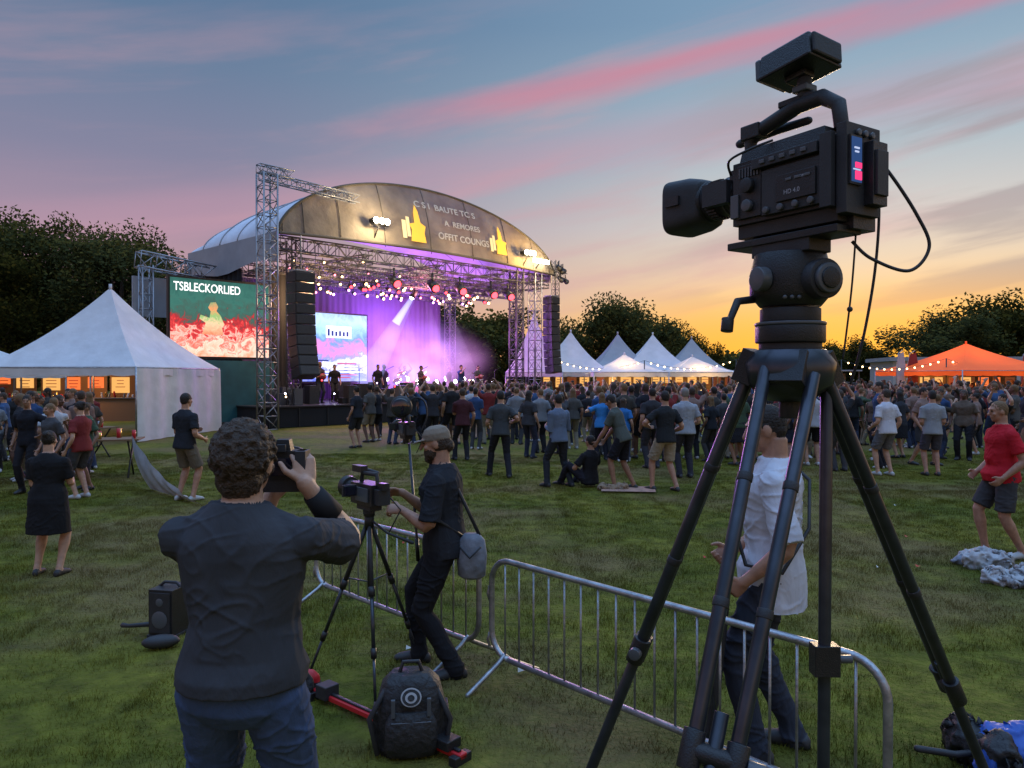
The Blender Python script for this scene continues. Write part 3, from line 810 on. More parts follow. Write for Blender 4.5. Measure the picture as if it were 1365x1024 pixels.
def human_mb(k):
    g = k.get
    b = MB(); sk, sh, pa, so, ha = k['mats']
    fem = g('fem', False); wdt = g('w', 1.0); belly = g('belly', 0.0)
    P0 = V(g('pelvis', (0, 0, .93))); ln = g('lean', (0.02, 0)); T = V((ln[1], ln[0], 1)).normalized()
    tw = R(g('twist', 0)); RX = V((cos(tw), sin(tw), 0)); RX = (RX-T*RX.dot(T)).normalized(); FW = T.cross(RX)
    shw = .16 if fem else .18
    hip = 1.06 if fem else 1.0; wst = .88 if fem else 1.0
    def C(t, f=0): return P0+T*t+FW*f
    secs = [(-.12, .10, .085, 0), (-.07, .155*hip, .115, -.005), (0, .168*hip, .122, -.01), (.08, .158*hip, .112, 0), (.17, .142*wst, .10+belly*.5, belly*.4), (.28, .155, .112, .005), (.37, .172, .122, .01), (.42, .165, .108, 0), (.46, .135, .088, -.005), (.495, .095, .072, -.008), (.525, .066, .062, -.005)]
    pants_secs = [(C(t, f), RX*(rx*wdt+.004), FW*(ry*wdt+.004)) for t, rx, ry, f in secs[:5]]
    b.loft(pants_secs, pa, 20)
    top = g('top', 'tshirt')
    ext = .016
    hem = g('hem', -.09)
    ss = [(hem, .172*hip, .13+belly*.3, belly*.3-.005), (hem+.04, .172*hip, .132+belly*.4, belly*.4-.005)]+([(.0, .17*hip, .126+belly*.6, belly*.6)] if hem < -.05 else [])+[x for x in secs if x[0] > max(.03, hem+.06) and x[0] < .53]
    b.loft([(C(t, f), RX*(rx*wdt+ext), FW*(ry*wdt+ext)) for t, rx, ry, f in ss], sh, 20)
    N = C(.50)
    hd = (T*.45+V((0, 0, .55))).normalized()
    hy, hp = R(g('hy', 0)), R(g('hp', 0))
    HM = Matrix.Rotation(tw+hy, 3, 'Z') @ Matrix.Rotation(-hp, 3, 'X')
    base = N+hd*(.09+g('nk', 0))
    HM = HM*.95
    HC = base+HM @ V((0, .025, .085))
    b.tube([C(.46), N+hd*.03, base+hd*.03], [.075, .06, .056], sk, 14)
    hm = lambda x, y, z: HC+HM @ V((x, y, z))
    b.ell(hm(0, -.008, .02), (.074, .094, .098), sk, HM, 18, 12)
    b.ell(hm(0, .022, -.045), (.058, .066, .066), sk, HM, 16, 10)
    b.ell(hm(0, .062, -.088), (.026, .024, .02), sk, HM)
    b.tube([hm(0, .084, .028), hm(0, .1, .0), hm(0, .113, -.022)], [.009, .011, .014], sk, 8, True)
    b.ell(hm(0, .078, .04), (.052, .018, .012), sk, HM)
    b.ell(hm(0, .086, -.052), (.025, .012, .011), M_LIP if g('fine', False) else sk, HM)
    for s in (-1, 1):
        b.ell(hm(s*.076, -.004, -.008), (.01, .02, .032), sk, HM)
        b.ell(hm(s*.04, .07, -.02), (.022, .018, .018), sk, HM)
        if g('fine', False):
            b.ell(hm(s*.03, .084, .014), (.013, .008, .006), M_EYE, HM)
            b.ell(hm(s*.032, .091, .036), (.017, .005, .004), ha, HM)
        else:
            b.ell(hm(s*.03, .083, .014), (.008, .008, .004), M_EYE, HM)
    hair = g('hair', 'short')
    if hair == 'short':
        b.ell(hm(0, -.018, .034), (.082, .1, .098), ha, HM, 18, 12); b.ell(hm(0, -.05, -.01), (.07, .06, .06), ha, HM)
    elif hair == 'buzz':
        b.ell(hm(0, -.016, .03), (.077, .095, .095), ha, HM, 18, 12); b.ell(hm(0, -.05, -.01), (.066, .052, .055), ha, HM)
    elif hair == 'curly':
        b.ell(hm(0, -.02, .03), (.09, .106, .102), ha, HM, 18, 12); b.ell(hm(0, -.05, -.05), (.074, .062, .07), ha, HM)
        rr = random.Random(3)
        for i in range(420):
            d = V((rr.gauss(0, 1), rr.gauss(0, 1)-.2, rr.gauss(0, 1)+.15)).normalized()
            if d.y > .5 and d.z < .3: continue
            if d.z < -.8: continue
            p = hm(d.x*(.086 if d.z > -.3 else .078), -.022+d.y*.104, .02+d.z*.106)
            q = V((rr.gauss(0, 1), rr.gauss(0, 1), rr.gauss(0, 1))).normalized()*.014
            b.tube([p-q, p+HM @ d*.008, p+q], [.007, .009, .005], ha, 5, True)
    elif hair == 'long':
        b.ell(hm(0, -.018, .034), (.085, .103, .1), ha, HM, 18, 12)
        b.loft([(hm(0, -.04, .05), HM @ V((.085, 0, 0)), HM @ V((0, .06, 0))), (hm(0, -.06, -.06), HM @ V((.09, 0, 0)), HM @ V((0, .05, 0))), (hm(0, -.07, -.16), HM @ V((.095, 0, 0)), HM @ V((0, .04, 0))), (hm(0, -.07, -.25), HM @ V((.07, 0, 0)), HM @ V((0, .03, 0)))], ha, 14)
    elif hair == 'bun':
        b.ell(hm(0, -.018, .034), (.082, .1, .098), ha, HM, 18, 12); b.ell(hm(0, -.09, .08), .042, ha)
    if hair == 'cap':
        cm = k['capmat']
        b.ell(hm(0, -.03, .0), (.078, .085, .085), ha, HM, 16, 10); b.ell(hm(0, -.085, -.03), (.05, .045, .05), ha, HM)
        b.loft([(hm(0, -.012, .025), HM @ V((.084, 0, 0)), HM @ V((0, .104, 0))), (hm(0, -.012, .07), HM @ V((.082, 0, 0)), HM @ V((0, .1, 0))), (hm(0, -.014, .105), HM @ V((.064, 0, 0)), HM @ V((0, .08, 0))), (hm(0, -.015, .125), HM @ V((.03, 0, 0)), HM @ V((0, .04, 0)))], cm, 20)
        b.loft([(hm(0, .07, .036), HM @ V((.07, 0, 0)), HM @ V((0, 0, .006))), (hm(0, .12, .032), HM @ V((.066, 0, 0)), HM @ V((0, 0, .006))), (hm(0, .165, .022), HM @ V((.035, 0, 0)), HM @ V((0, 0, .005)))], cm, 14)
    if g('beard', False):
        b.ell(hm(0, .032, -.062), (.06, .066, .06), ha, HM, 16, 10); b.ell(hm(0, .07, -.1), (.035, .03, .035), ha, HM)
    info = {'head': HC, 'HM': HM}
    for s, nm in ((-1, 'L'), (1, 'R')):
        S = C(.415)+RX*(s*shw*wdt**.7)
        tgt = V(g('h'+nm, (s*.25, .07, .86)))
        el, wr = ik(S, tgt, .29, .26, g('e'+nm, (s*.35, -.9, -.2)))
        u1 = (el-S).normalized(); u2 = (wr-el).normalized()
        aw = (.043 if fem else .05)*wdt**.5
        b.tube([S, S.lerp(el, .4), el-u1*.02, el+u2*.02, el.lerp(wr, .3), wr-u2*.03, wr+u2*.015], [aw, aw*.98, aw*.8, aw*.8, aw*.86, aw*.56, aw*.54], sk, 12, True)
        b.tube([C(.475)+RX*s*.05, S-RX*s*.02+T*.005], [.055, .055], sh if top != 'tank' else sk, 12, True)
        if top == 'long':
            b.tube([S-u1*.01, S.lerp(el, .5), el, el.lerp(wr, .5), wr-u2*.02], [.068*wdt**.5, .06, .055, .05, .04], sh, 14, True)
        elif top == 'tshirt':
            fr = g('sleeve', .68)
            b.ell(S, .062*wdt**.6, sh)
            b.tube([S-u1*.01, S.lerp(el, fr*.5), S.lerp(el, fr)], [.064*wdt**.6, .065*wdt**.6, .072*wdt**.6], sh, 16)
        else:
            b.ell(S-RX*s*.02, .058*wdt**.6, sk)
        pn = g('p'+nm, None)
        pn = V(pn) if pn else V((-s, .2, 0))
        hd_ = V(g('d'+nm, None)) if g('d'+nm, None) else u2.copy()
        hd_.normalize(); pn = (pn-hd_*pn.dot(hd_)).normalized(); lat = hd_.cross(pn)*-1
        ts = g('t'+nm, None)
        if ts: lat = lat if lat.dot(V(ts)) > 0 else -lat
        else: lat = lat if lat.dot(V((0, 1, .3))) > 0 else -lat
        curl = g('c'+nm, 22)
        b.loft([(wr, lat*.026, pn*.018), (wr+hd_*.03, lat*.036, pn*.017), (wr+hd_*.07, lat*.042, pn*.014), (wr+hd_*.095, lat*.04, pn*.012)], sk, 14)
        for fi, (off, L) in enumerate(((.031, .07), (.0105, .08), (-.0105, .074), (-.031, .058))):
            p = wr+hd_*.085+lat*off; d = hd_.copy(); pts = [p]; ax = hd_.cross(pn)
            for sg in (.45, .32, .25):
                a = R(curl*(1+.1*fi)); rot = Matrix.Rotation(a, 3, ax)
                d = rot @ d; p = p+d*L*sg*1.02; pts.append(p)
            b.tube(pts, [.0098, .0092, .0085, .007], sk, 8, True)
        p = wr+hd_*.03+lat*.03; d = (hd_*.65+lat*.75+pn*.25).normalized(); p2 = p+d*.042; d2 = (hd_*.9+lat*.25+pn*.35).normalized()
        b.tube([p, p2, p2+d2*.034], [.013, .0115, .009], sk, 8, True)
        info['h'+nm] = wr+hd_*.08; info['w'+nm] = (wr, u2); info['e'+nm] = el
    bot = g('bottom', 'pants')
    for s, nm in ((-1, 'L'), (1, 'R')):
        Hj = P0+RX*(s*.09*wdt*hip)+V((0, 0, -.03))
        ft = g('f'+nm, (s*.11, 0, 0)); ft = V(ft if len(ft) == 3 else (ft[0], ft[1], 0))
        an = ft+V((0, 0, .085)); kn, an = ik(Hj, an, .435, .43, g('k'+nm, (s*.1, 1, .1)))
        lw = wdt**.6
        fa = R(g('fy'+nm, -s*8)); ff = V((-sin(fa), cos(fa), 0)); fl = V((cos(fa), sin(fa), 0))
        if bot == 'pants':
            b.tube([Hj, Hj.lerp(kn, .35), kn, kn.lerp(an, .3), an.lerp(kn, .12), an-V((0, 0, .025))], [.098*lw, .09*lw, .068*lw, .067*lw, .058, .064], pa, 16, True)
        else:
            b.tube([Hj, Hj.lerp(kn, .35), kn, kn.lerp(an, .28), kn.lerp(an, .6), an], [.088*lw, .08*lw, .055*lw, .057*lw, .044, .036], sk, 14, True)
            if bot == 'shorts':
                b.tube([Hj, Hj.lerp(kn, .4), Hj.lerp(kn, .88)], [.1*lw, .096*lw, .092*lw], pa, 16)
        b.tube([an+V((0, 0, .02)), an-V((0, 0, .03))], [.04, .042], so if bot == 'pants' else sk, 12, True)
        z0 = an.z-.085
        def fs(d, r, hgt, zc): return (V((an.x, an.y, z0+zc))+ff*d, fl*r, V((0, 0, hgt)))
        b.loft([fs(-.08, .02, .025, .035), fs(-.065, .036, .036, .04), fs(-.01, .04, .05, .05), fs(.06, .044, .042, .042), (fs(.12, .05, .034, .034)), fs(.165, .043, .026, .028), fs(.19, .022, .016, .022)], so, 14)
    if bot == 'skirt':
        zk = P0.z-.42
        b.loft([(C(.1), RX*.15*wdt, FW*.115*wdt), (P0, RX*.19*wdt, FW*.145*wdt), (P0+V((0, 0, -.2)), RX*.2*wdt, FW*.16*wdt), (V((P0.x, P0.y, zk)), RX*.215*wdt, FW*.17*wdt)], pa, 22)
    return b, info

def remesh(b, name, voxel, s, fold=0.0, curlh=0.0):
    src = b.mesh(name+'_src'); ob = bpy.data.objects.new('tmp', src); COL.objects.link(ob)
    md = ob.modifiers.new('r', 'REMESH'); md.mode = 'VOXEL'; md.voxel_size = voxel; md.use_smooth_shade = True
    sm = ob.modifiers.new('s', 'SMOOTH'); sm.factor = .5; sm.iterations = 2 if voxel < .008 else 1
    bpy.context.view_layer.update()
    dg = bpy.context.evaluated_depsgraph_get()
    me = bpy.data.meshes.new_from_object(ob.evaluated_get(dg)); me.name = name
    bpy.data.objects.remove(ob)
    bvh = BVHTree.FromPolygons(b.v, b.f)
    n = len(me.polygons); cs = np.zeros(n*3); me.polygons.foreach_get('center', cs); cs = cs.reshape(-1, 3)
    mi = np.zeros(n, dtype=np.int32)
    for i in range(n):
        r = bvh.find_nearest(cs[i])
        mi[i] = b.m[r[2]]
    me.materials.clear()
    for mm in b.mats: me.materials.append(mm)
    nv = len(me.vertices); co = np.zeros(nv*3); me.vertices.foreach_get('co', co); co = co.reshape(-1, 3)
    if fold > 0 or curlh > 0:
        no = np.zeros(nv*3); me.vertices.foreach_get('normal', no); no = no.reshape(-1, 3)
        lv = np.zeros(len(me.loops), dtype=np.int32); me.loops.foreach_get('vertex_index', lv)
        lt = np.zeros(n, dtype=np.int32); me.polygons.foreach_get('loop_total', lt)
        vm = np.zeros(nv, dtype=np.int32); vm[lv] = np.repeat(mi, lt)
        names = [mm.name.split('.')[0] for mm in b.mats]
        for i in range(nv):
            nm = names[vm[i]]
            x, y, z = co[i]
            if nm == 'cloth' and fold > 0:
                wob = noise.noise(V((x*3, y*3, z*3)))*1.6
                msk = .5+.9*noise.noise(V((x*4+3, y*4, z*4)))
                w1 = noise.noise(V((x*5+z*9+wob, y*7, z*4-x*7)))
                w2 = noise.noise(V((x*5-z*13, y*6+wob, z*3+x*4+7)))
                w3 = noise.noise(V((x*6, y*6, z*6)))
                r1 = max(0, 1-abs(w1)*5.0); r2 = max(0, 1-abs(w2)*5.5)
                d = fold*((r1*r1*.8+r2*r2*.8)*max(.15, msk)+w3*.7-.2)
                co[i] += no[i]*d
            elif nm == 'hair' and curlh > 0:
                co[i] += no[i]*curlh*(noise.noise(V((x*55, y*55, z*55)))+.5*noise.noise(V((x*110, y*110, z*110))))
    co[:, 2] = np.maximum(co[:, 2], 0.0)
    me.vertices.foreach_set('co', (co*s).reshape(-1))
    me.polygons.foreach_set('material_index', mi)
    me.polygons.foreach_set('use_smooth', [True]*n)
    me.update()
    bpy.data.meshes.remove(src)
    return me

M_LIP = mat('lip', (.32, .12, .1), .45); M_EYE = mat('eye', (.05, .04, .035), .15)
HAIR = [mat('hair', (.018, .012, .009), .7, bump=.8, bscale=70), mat('hair', (.05, .03, .018), .65, var=.4, vscale=60, bump=1, bscale=90), mat('hair', (.14, .08, .035), .7, bump=.6, bscale=70), mat('hair', (.2, .18, .16), .7, bump=.5, bscale=70)]
M_SHOE = mat('shoe', (.03, .03, .032), .6); M_SHOEW = mat('shoe_white', (.4, .4, .4), .6)
def person(name, loc, yaw, H, voxel=.01, fold=0.0, curlh=0.0, **k):
    b, info = human_mb(k); s = H/1.75
    me = remesh(b, name, voxel, s, fold, curlh)
    o = bpy.data.objects.new(name, me); COL.objects.link(o); o.location = (loc[0], loc[1], .0); o.rotation_euler = (0, 0, R(yaw))
    return o, info, s

# 1. photographer seen from behind
TSH = cloth((.045, .047, .054), .35); JEAN = cloth((.05, .075, .14), .5)
o1, inf, s1 = person('photographer', (-.86, 2.38), 0, 1.87, .005, .011, .004, fine=True, mats=(SKIN[1], TSH, JEAN, M_SHOE, HAIR[1]), w=1.05, belly=.07, hair='curly', hem=-.01, nk=-.03,
    hR=(.15, .17, 1.475), eR=(.5, -.05, -1), dR=(-.2, .25, .9), pR=(-.6, .7, .1), tR=(-.8, -.5, .2), cR=34,
    hL=(-.0, .27, 1.42), eL=(-.15, .1, -1), dL=(.3, .5, .5), pL=(.2, .2, 1), cL=30, hy=-6, hp=2, fL=(-.13, .02), fR=(.14, -.02), sleeve=.72)
M_BAND = mat('wristband', (.01, .01, .012), .8)
b = MB(); wr, u = inf['wR']; b.tube([(wr-u*.13)*s1, (wr-u*.08)*s1, (wr-u*.03)*s1], [.046*s1, .041*s1, .035*s1], M_BAND, 18)
b.obj('wristband', o1)
# belt and pocket seams
b = MB()
b.loft([(V((0, -.008, .985)), V((.158, 0, 0)), V((0, .118, 0))), (V((0, -.008, 1.015)), V((.157, 0, 0)), V((0, .117, 0)))], M_BLK2, 28, False)
b.obj('belt', o1)
def dslr(p, rz):
    b = MB()
    b.box((0, 0, 0), (.15, .07, .10), M_BLK); b.box((0, 0, .065), (.06, .06, .045), M_BLK, None, (.7, .8)); b.box((.065, -.01, -.0), (.035, .09, .1), M_BLK2)
    b.box((0, 0, -.07), (.14, .065, .045), M_BLK2)
    b.cyl((0, .03, 0), (0, .15, 0), .042, M_BLK, 20); b.cyl((0, .15, 0), (0, .17, 0), .048, M_BLK2, 20); b.cyl((0, .171, 0), (0, .173, 0), .04, M_GLASS, 20)
    b.cyl((0, .07, 0), (0, .1, 0), .045, M_BLK2, 24); b.box((0, -.038, -.005), (.08, .006, .06), M_GLASS); b.box((0, -.04, .06), (.03, .02, .025), M_BLK2)
    b.cyl((-.05, 0, .05), (-.05, 0, .065), .016, M_GREYP, 14); b.cyl((.055, -.036, .02), (.055, -.042, .02), .012, M_GREYP, 12)
    b.tube([(-.075, 0, .03), (-.1, -.05, -.05), (-.08, -.12, -.2), (0, -.14, -.26)], .006, M_BLK2, 6)
    return b.obj('photo_camera', None, p, rz, .006)
hh = inf['hR']*s1
dslr(V((-.86+hh.x-.075, 2.38+hh.y+.025, hh.z-.01)), R(4))

# 2. camera operator, seen in profile
CAPM = mat('cap_cloth', (.2, .16, .12), .85, var=.2, bump=.3, bscale=40)
BLKT = cloth((.022, .023, .028), .4); BLKP = cloth((.015, .015, .018), .4)
o2, inf2, s2 = person('camera_operator', (-.47, 4.95), 84, 1.70, .0065, .011, .004, fine=True, mats=(SKIN[0], BLKT, BLKP, M_SHOE, HAIR[1]), capmat=CAPM, hair='cap', beard=True, w=1.1,
    pelvis=(0, -.03, .895), lean=(.05, 0), hp=10, hy=5, hL=(-.12, .24, 1.12), eL=(-.6, -.7, -1), cL=48, dL=(0, 1, .1), pL=(.6, .1, -.6), hR=(.08, .28, 1.2), eR=(.5, -.5, -1), cR=48, dR=(0, 1, .1), pR=(-.6, .1, -.6),
    fL=(-.12, -.12), fR=(.14, .18), sleeve=.85, top='tshirt', fyL=20)
b = MB(); M_GREYBAG = mat('grey_bag', (.17, .185, .22), .7, var=.3, vscale=12, bump=.5, bscale=20)
b.loft([(V((0, 0, -.15)), V((.04, 0, 0)), V((0, .06, 0))), (V((0, 0, -.13)), V((.06, 0, 0)), V((0, .09, 0))), (V((0, 0, 0)), V((.07, 0, 0)), V((0, .1, 0))), (V((0, 0, .1)), V((.05, 0, 0)), V((0, .085, 0))), (V((0, 0, .14)), V((.03, 0, 0)), V((0, .05, 0)))], M_GREYBAG, 18)
b.tube([(-.07, -.07, .07), (-.085, 0, -.0), (-.07, .07, .07)], .007, M_BLK2, 6)
b.tube([(.0, -.05, .13), (.0, .05, .34), (.06, .2, .62), (-.05, .26, .5), (-.1, .2, .24), (0, .06, .12)], .012, M_BLK2, 6)
b.obj('shoulder_bag', None, (-.26, 4.84, .80), R(84))
# 3. man in white shirt
WSH = cloth((.5, .5, .55), .4); DJ = cloth((.03, .035, .05), .5)
o3, inf3, s3 = person('man_in_white_shirt', (1.335, 3.85), 68, 1.85, .0065, .013, .001, fine=True, mats=(SKIN[0], WSH, DJ, M_SHOE, HAIR[0]), hair='buzz', w=1.05, belly=.02, pelvis=(0, -.01, .93), lean=(-.01, 0), hp=14, hy=4,
    hL=(-.22, .10, .90), eL=(-.4, -.9, -.3), cL=35, hR=(.2, .2, .95), eR=(.6, -.8, -.3), cR=45, fL=(-.12, .06), fR=(.12, -.1), sleeve=.95, hem=-.19)
b = MB()
b.tube([V((.14, -.02, 1.53)), V((.0, .17, 1.42)), V((-.1, .185, 1.22)), V((-.2, .11, 1.02)), V((-.22, -.06, 1.0)), V((-.08, -.18, 1.2)), V((.08, -.18, 1.42)), V((.14, -.04, 1.54))], .010, M_BLK2, 6)
b.obj('camera_strap', o3)
b = MB(); b.tube([(1.10, 3.74, 1.12), (1.06, 3.74, .85), (1.0, 3.74, .35), (.94, 3.73, .02)], [.014, .03, .04, .02], M_BLK2, 10, True); b.tube([(1.05, 3.7, .9), (.97, 3.68, .5), (1.02, 3.66, .1)], .013, M_CARBON, 8)
b.obj('folded_light_stand')

def C3(*c): return cloth(c, .3)
mid = [
 ('woman_in_black_dress', (-4.55, 7.35), 5, 1.45, dict(mats=(SKIN[1], C3(.014, .014, .016), C3(.014, .014, .016), M_SHOE, HAIR[0]), fem=True, hair='bun', bottom='skirt', w=1.15, hL=(-.1, .25, 1.15), hR=(.12, .28, 1.2), fL=(-.14, .02), fR=(.13, -.02), top='tshirt')),
 ('man_by_tent', (-5.15, 11.8), -25, 1.73, dict(mats=(SKIN[0], C3(.02, .022, .028), C3(.13, .11, .085), M_SHOEW, HAIR[0]), bottom='shorts', w=1.08, hL=(-.1, .25, 1.1), hR=(.2, .2, .98), fL=(-.14, 0), fR=(.12, .05))),
 ('man_in_red_shirt', (5.3, 8.1), 85, 1.73, dict(mats=(SKIN[0], C3(.42, .015, .025), C3(.05, .05, .055), M_SHOEW, HAIR[2]), hair='buzz', bottom='shorts', w=1.12, belly=.04, hp=8, hL=(-.22, .1, .9), hR=(.2, .16, .92), fL=(-.1, -.16), fR=(.1, .12))),
 ('man_in_white_tshirt', (7.4, 14.8), 20, 1.75, dict(mats=(SKIN[1], C3(.5, .5, .55), C3(.12, .12, .13), M_SHOEW, HAIR[1]), bottom='shorts', w=1.1, hL=(-.2, .2, .95), fL=(-.12, .1))),
 ('man_in_grey_tshirt', (8.3, 14.8), -10, 1.72, dict(mats=(SKIN[0], C3(.24, .25, .27), C3(.06, .06, .08), M_SHOE, HAIR[0]), bottom='shorts', hL=(-.12, .22, 1.05), hR=(.12, .22, 1.05))),
 ('man_walking', (-.22, 14.6), 10, 1.72, dict(mats=(SKIN[0], C3(.05, .055, .06), C3(.02, .02, .025), M_SHOE, HAIR[0]), hL=(-.22, .22, 1.0), hR=(.28, .1, 1.1), fL=(-.2, .2), fR=(.14, -.18))),
 ('man_in_blue_shirt', (.83, 13.3), 35, 1.68, dict(mats=(SKIN[0], C3(.11, .14, .2), C3(.025, .028, .035), M_SHOE, HAIR[0]), top='long', hL=(-.1, .25, 1.1), hR=(.15, .25, 1.1), fL=(-.18, .12), fR=(.2, -.12))),
 ('man_sitting_on_grass', (1.38, 13.3), 40, 1.7, dict(mats=(SKIN[0], C3(.015, .015, .018), C3(.02, .02, .03), M_SHOE, HAIR[0]), pelvis=(0, 0, .16), lean=(-.05, 0), fL=(-.25, .5, 0), fR=(.2, .55, 0), kL=(-.6, .2, 1), kR=(.6, .2, 1), hL=(-.2, .35, .4), hR=(.2, .35, .4))),
 ('man_bending', (1.92, 13.0), 60, 1.72, dict(mats=(SKIN[2], C3(.07, .08, .07), C3(.015, .015, .02), M_SHOE, HAIR[0]), lean=(.35, 0), hp=25, hL=(-.2, .45, .75), hR=(.2, .45, .8), fL=(-.13, .1), fR=(.15, -.15), bottom='shorts')),
 ('man_in_khaki_shorts', (2.62, 12.8), 25, 1.75, dict(mats=(SKIN[0], C3(.02, .022, .025), C3(.3, .25, .18), M_SHOE, HAIR[0]), bottom='shorts', w=1.05, hL=(-.2, .2, 1.1), eL=(-1, -.3, -.2), hR=(.25, .15, 1.0), fL=(-.16, .15), fR=(.16, -.1))),
 ('man_in_pale_shirt', (3.35, 14.5), 10, 1.78, dict(mats=(SKIN[1], C3(.26, .28, .32), C3(.03, .03, .04), M_SHOE, HAIR[3]), w=1.1, hL=(-.2, .2, 1.0), hR=(.2, .2, 1.0))),
 ('woman_in_blue_top', (2.1, 17.5), 10, 1.62, dict(mats=(SKIN[1], C3(.04, .2, .5), C3(.02, .02, .03), M_SHOE, HAIR[2]), fem=True, hair='long', hL=(-.3, .2, 1.3))),
 ('child_in_blue', (2.55, 17.2), -20, 1.5, dict(mats=(SKIN[1], C3(.03, .15, .4), C3(.05, .06, .1), M_SHOEW, HAIR[1]), fem=True, hair='long')),
 ('man_with_backpack', (3.0, 16.0), 15, 1.75, dict(mats=(SKIN[0], C3(.03, .03, .035), C3(.04, .04, .05), M_SHOE, HAIR[0]), hair='short', w=1.2)),
 ('man_near_stage', (-1.15, 17.5), 20, 1.72, dict(mats=(SKIN[0], C3(.06, .02, .025), C3(.02, .02, .025), M_SHOE, HAIR[1]), hL=(-.1, .25, 1.3), fL=(-.15, .15))),
 ('woman_near_stage', (.4, 18.0), -30, 1.66, dict(mats=(SKIN[1], C3(.04, .04, .045), C3(.03, .035, .06), M_SHOE, HAIR[0]), fem=True, hair='long', fL=(-.15, .15))),
]
for nm, loc, yaw, H, kk in mid:
    person(nm, loc, yaw, H, .011, .010, **kk)

defm = (SKIN[0], C3(.1, .1, .1), C3(.05, .05, .06), M_SHOE, HAIR[0])
TP = []
poses = [dict(), dict(hL=(-.1, .24, 1.15), hR=(.1, .26, 1.12)), dict(hR=(.12, .35, 1.5), eR=(.6, 0, -1), fL=(-.14, .12)), dict(fem=True, hair='long'), dict(fem=True, hair='bun', hR=(.16, .3, 1.3), bottom='shorts', eR=(.5, 0, -1)),
         dict(bottom='shorts', w=1.12, fL=(-.13, .2), fR=(.12, -.18)), dict(hL=(-.22, .1, 1.75), hR=(.22, .1, 1.78), eL=(-1, .3, 0), eR=(1, .3, 0)), dict(hL=(-.24, -.02, 1.03), eL=(-1, -.2, 0), w=1.05, hy=20), dict(fem=True, hair='long', bottom='skirt', hL=(-.3, .1, 1.0), hy=-25)]
for i, pz in enumerate(poses):
    b, _ = human_mb(dict(mats=defm, **pz)); TP.append(remesh(b, 'crowd_member', .016, 1.0, .01))
b, _ = human_mb(dict(mats=defm, pelvis=(0, 0, .47), lean=(.08, 0), fL=(-.12, .42), fR=(.12, .45), kL=(0, .6, 1), kR=(0, .6, 1), hL=(-.12, .35, .72), hR=(.12, .35, .72)))
SIT = remesh(b, 'seated_person', .016, 1.0, .01)
CL = [C3(*c) for c in [(.02, .02, .022), (.035, .037, .045), (.06, .06, .065), (.38, .38, .4), (.18, .19, .21), (.03, .06, .14), (.04, .08, .17), (.16, .025, .025), (.2, .13, .11), (.015, .015, .02), (.05, .08, .05), (.12, .09, .07), (.02, .02, .022), (.03, .03, .035), (.025, .025, .03), (.05, .045, .04), (.02, .022, .028), (.08, .075, .07)]]
PL = [C3(*c) for c in [(.02, .02, .025), (.035, .045, .08), (.05, .05, .055), (.22, .19, .14), (.03, .03, .035)]]
def inst(me, loc, yaw, sc, parent, name='spectator'):
    o = bpy.data.objects.new(name, me); COL.objects.link(o); o.location = loc; o.rotation_euler = (0, 0, yaw); wv = sc*random.uniform(.92, 1.1); o.scale = (wv, sc, sc*random.uniform(.97, 1.03))
    o.parent = parent
    for sl_ in o.material_slots:
        m0 = sl_.material
        sl_.link = 'OBJECT'
        if m0 == defm[0]: sl_.material = random.choice(SKIN)
        elif m0 == defm[1]: sl_.material = random.choice(CL)
        elif m0 == defm[2]: sl_.material = random.choice(PL)
        elif m0 == defm[4]: sl_.material = random.choice(HAIR[:3])
        elif m0 == defm[3]: sl_.material = random.choice([M_SHOE, M_SHOE, M_SHOEW])
        else: sl_.material = m0
    return o
crowd = empty('crowd')
pts = []
def okp(p, dmin):
    for q in pts:
        if (q[0]-p[0])**2+(q[1]-p[1])**2 < dmin*dmin: return False
    return True
def stage_local(x, y):
    dx, dy = x-SO.x, y-SO.y
    return dx*cos(SA)+dy*sin(SA), -dx*sin(SA)+dy*cos(SA)
tries = 0
while len(pts) < 340 and tries < 9000:
    tries += 1
    y = random.uniform(15, 42); x = random.uniform(-.12*y, .73*y)
    r = x/y
    near = 21.5 if r < 0 else (18.5 if r < .12 else (17 if r < .3 else (15.2 if r < .5 else 16.5)))
    if y < near: continue
    lx, ly = stage_local(x, y)
    if ly > -1.2 and lx < 19: continue
    if y > 36 and r > .05 and r < .35 and random.random() < .5: continue
    if random.random() < (y-26)/28: continue
    if not okp((x, y), .5): continue
    pts.append((x, y))
    a = math.atan2(-( -3-x), (34-y))
    if r > .35 and random.random() < .5: a = random.uniform(-pi, pi)
    inst(random.choice(TP), (x, y, 0), a+random.gauss(0, .35), random.uniform(.9, 1.06), crowd)
for i in range(20):
    x = random.uniform(-4.5, -.3); y = random.uniform(20, 27)
    if stage_local(x, y)[1] > -1.2: continue
    inst(random.choice(TP), (x, y, 0), random.gauss(.3, .5), random.uniform(.92, 1.04), crowd)
lc = empty('tent_guests')
gp_ = []
tries = 0
while len(gp_) < 38 and tries < 2000:
    tries += 1
    y = random.uniform(12.0, 21); x = random.uniform(-.74*y, -.56*y)
    if any((q[0]-x)**2+(q[1]-y)**2 < .4 for q in gp_): continue
    gp_.append((x, y))
    inst(random.choice(TP[:5]+TP[7:]), (x, y, 0), random.uniform(-pi, pi), random.uniform(.88, .98), lc, 'guest')
def bench(x, y, rz):
    b = MB(); b.box((0, 0, .735), (1.8, .7, .03), M_STALL)
    for sx in (-.7, .7):
        b.tube([(sx, -.3, 0), (sx, .3, .72)], .018, M_BLK2, 6); b.tube([(sx, .3, 0), (sx, -.3, .72)], .018, M_BLK2, 6)
    for i in range(8):
        px, py = random.uniform(-.8, .8), random.uniform(-.25, .25); b.cyl((px, py, .75), (px, py, .75+random.uniform(.08, .2)), .035, random.choice([M_REDP, M_WHITEF, M_BRASS]), 8)
    b.obj('folding_table', None, (x, y, 0), rz)
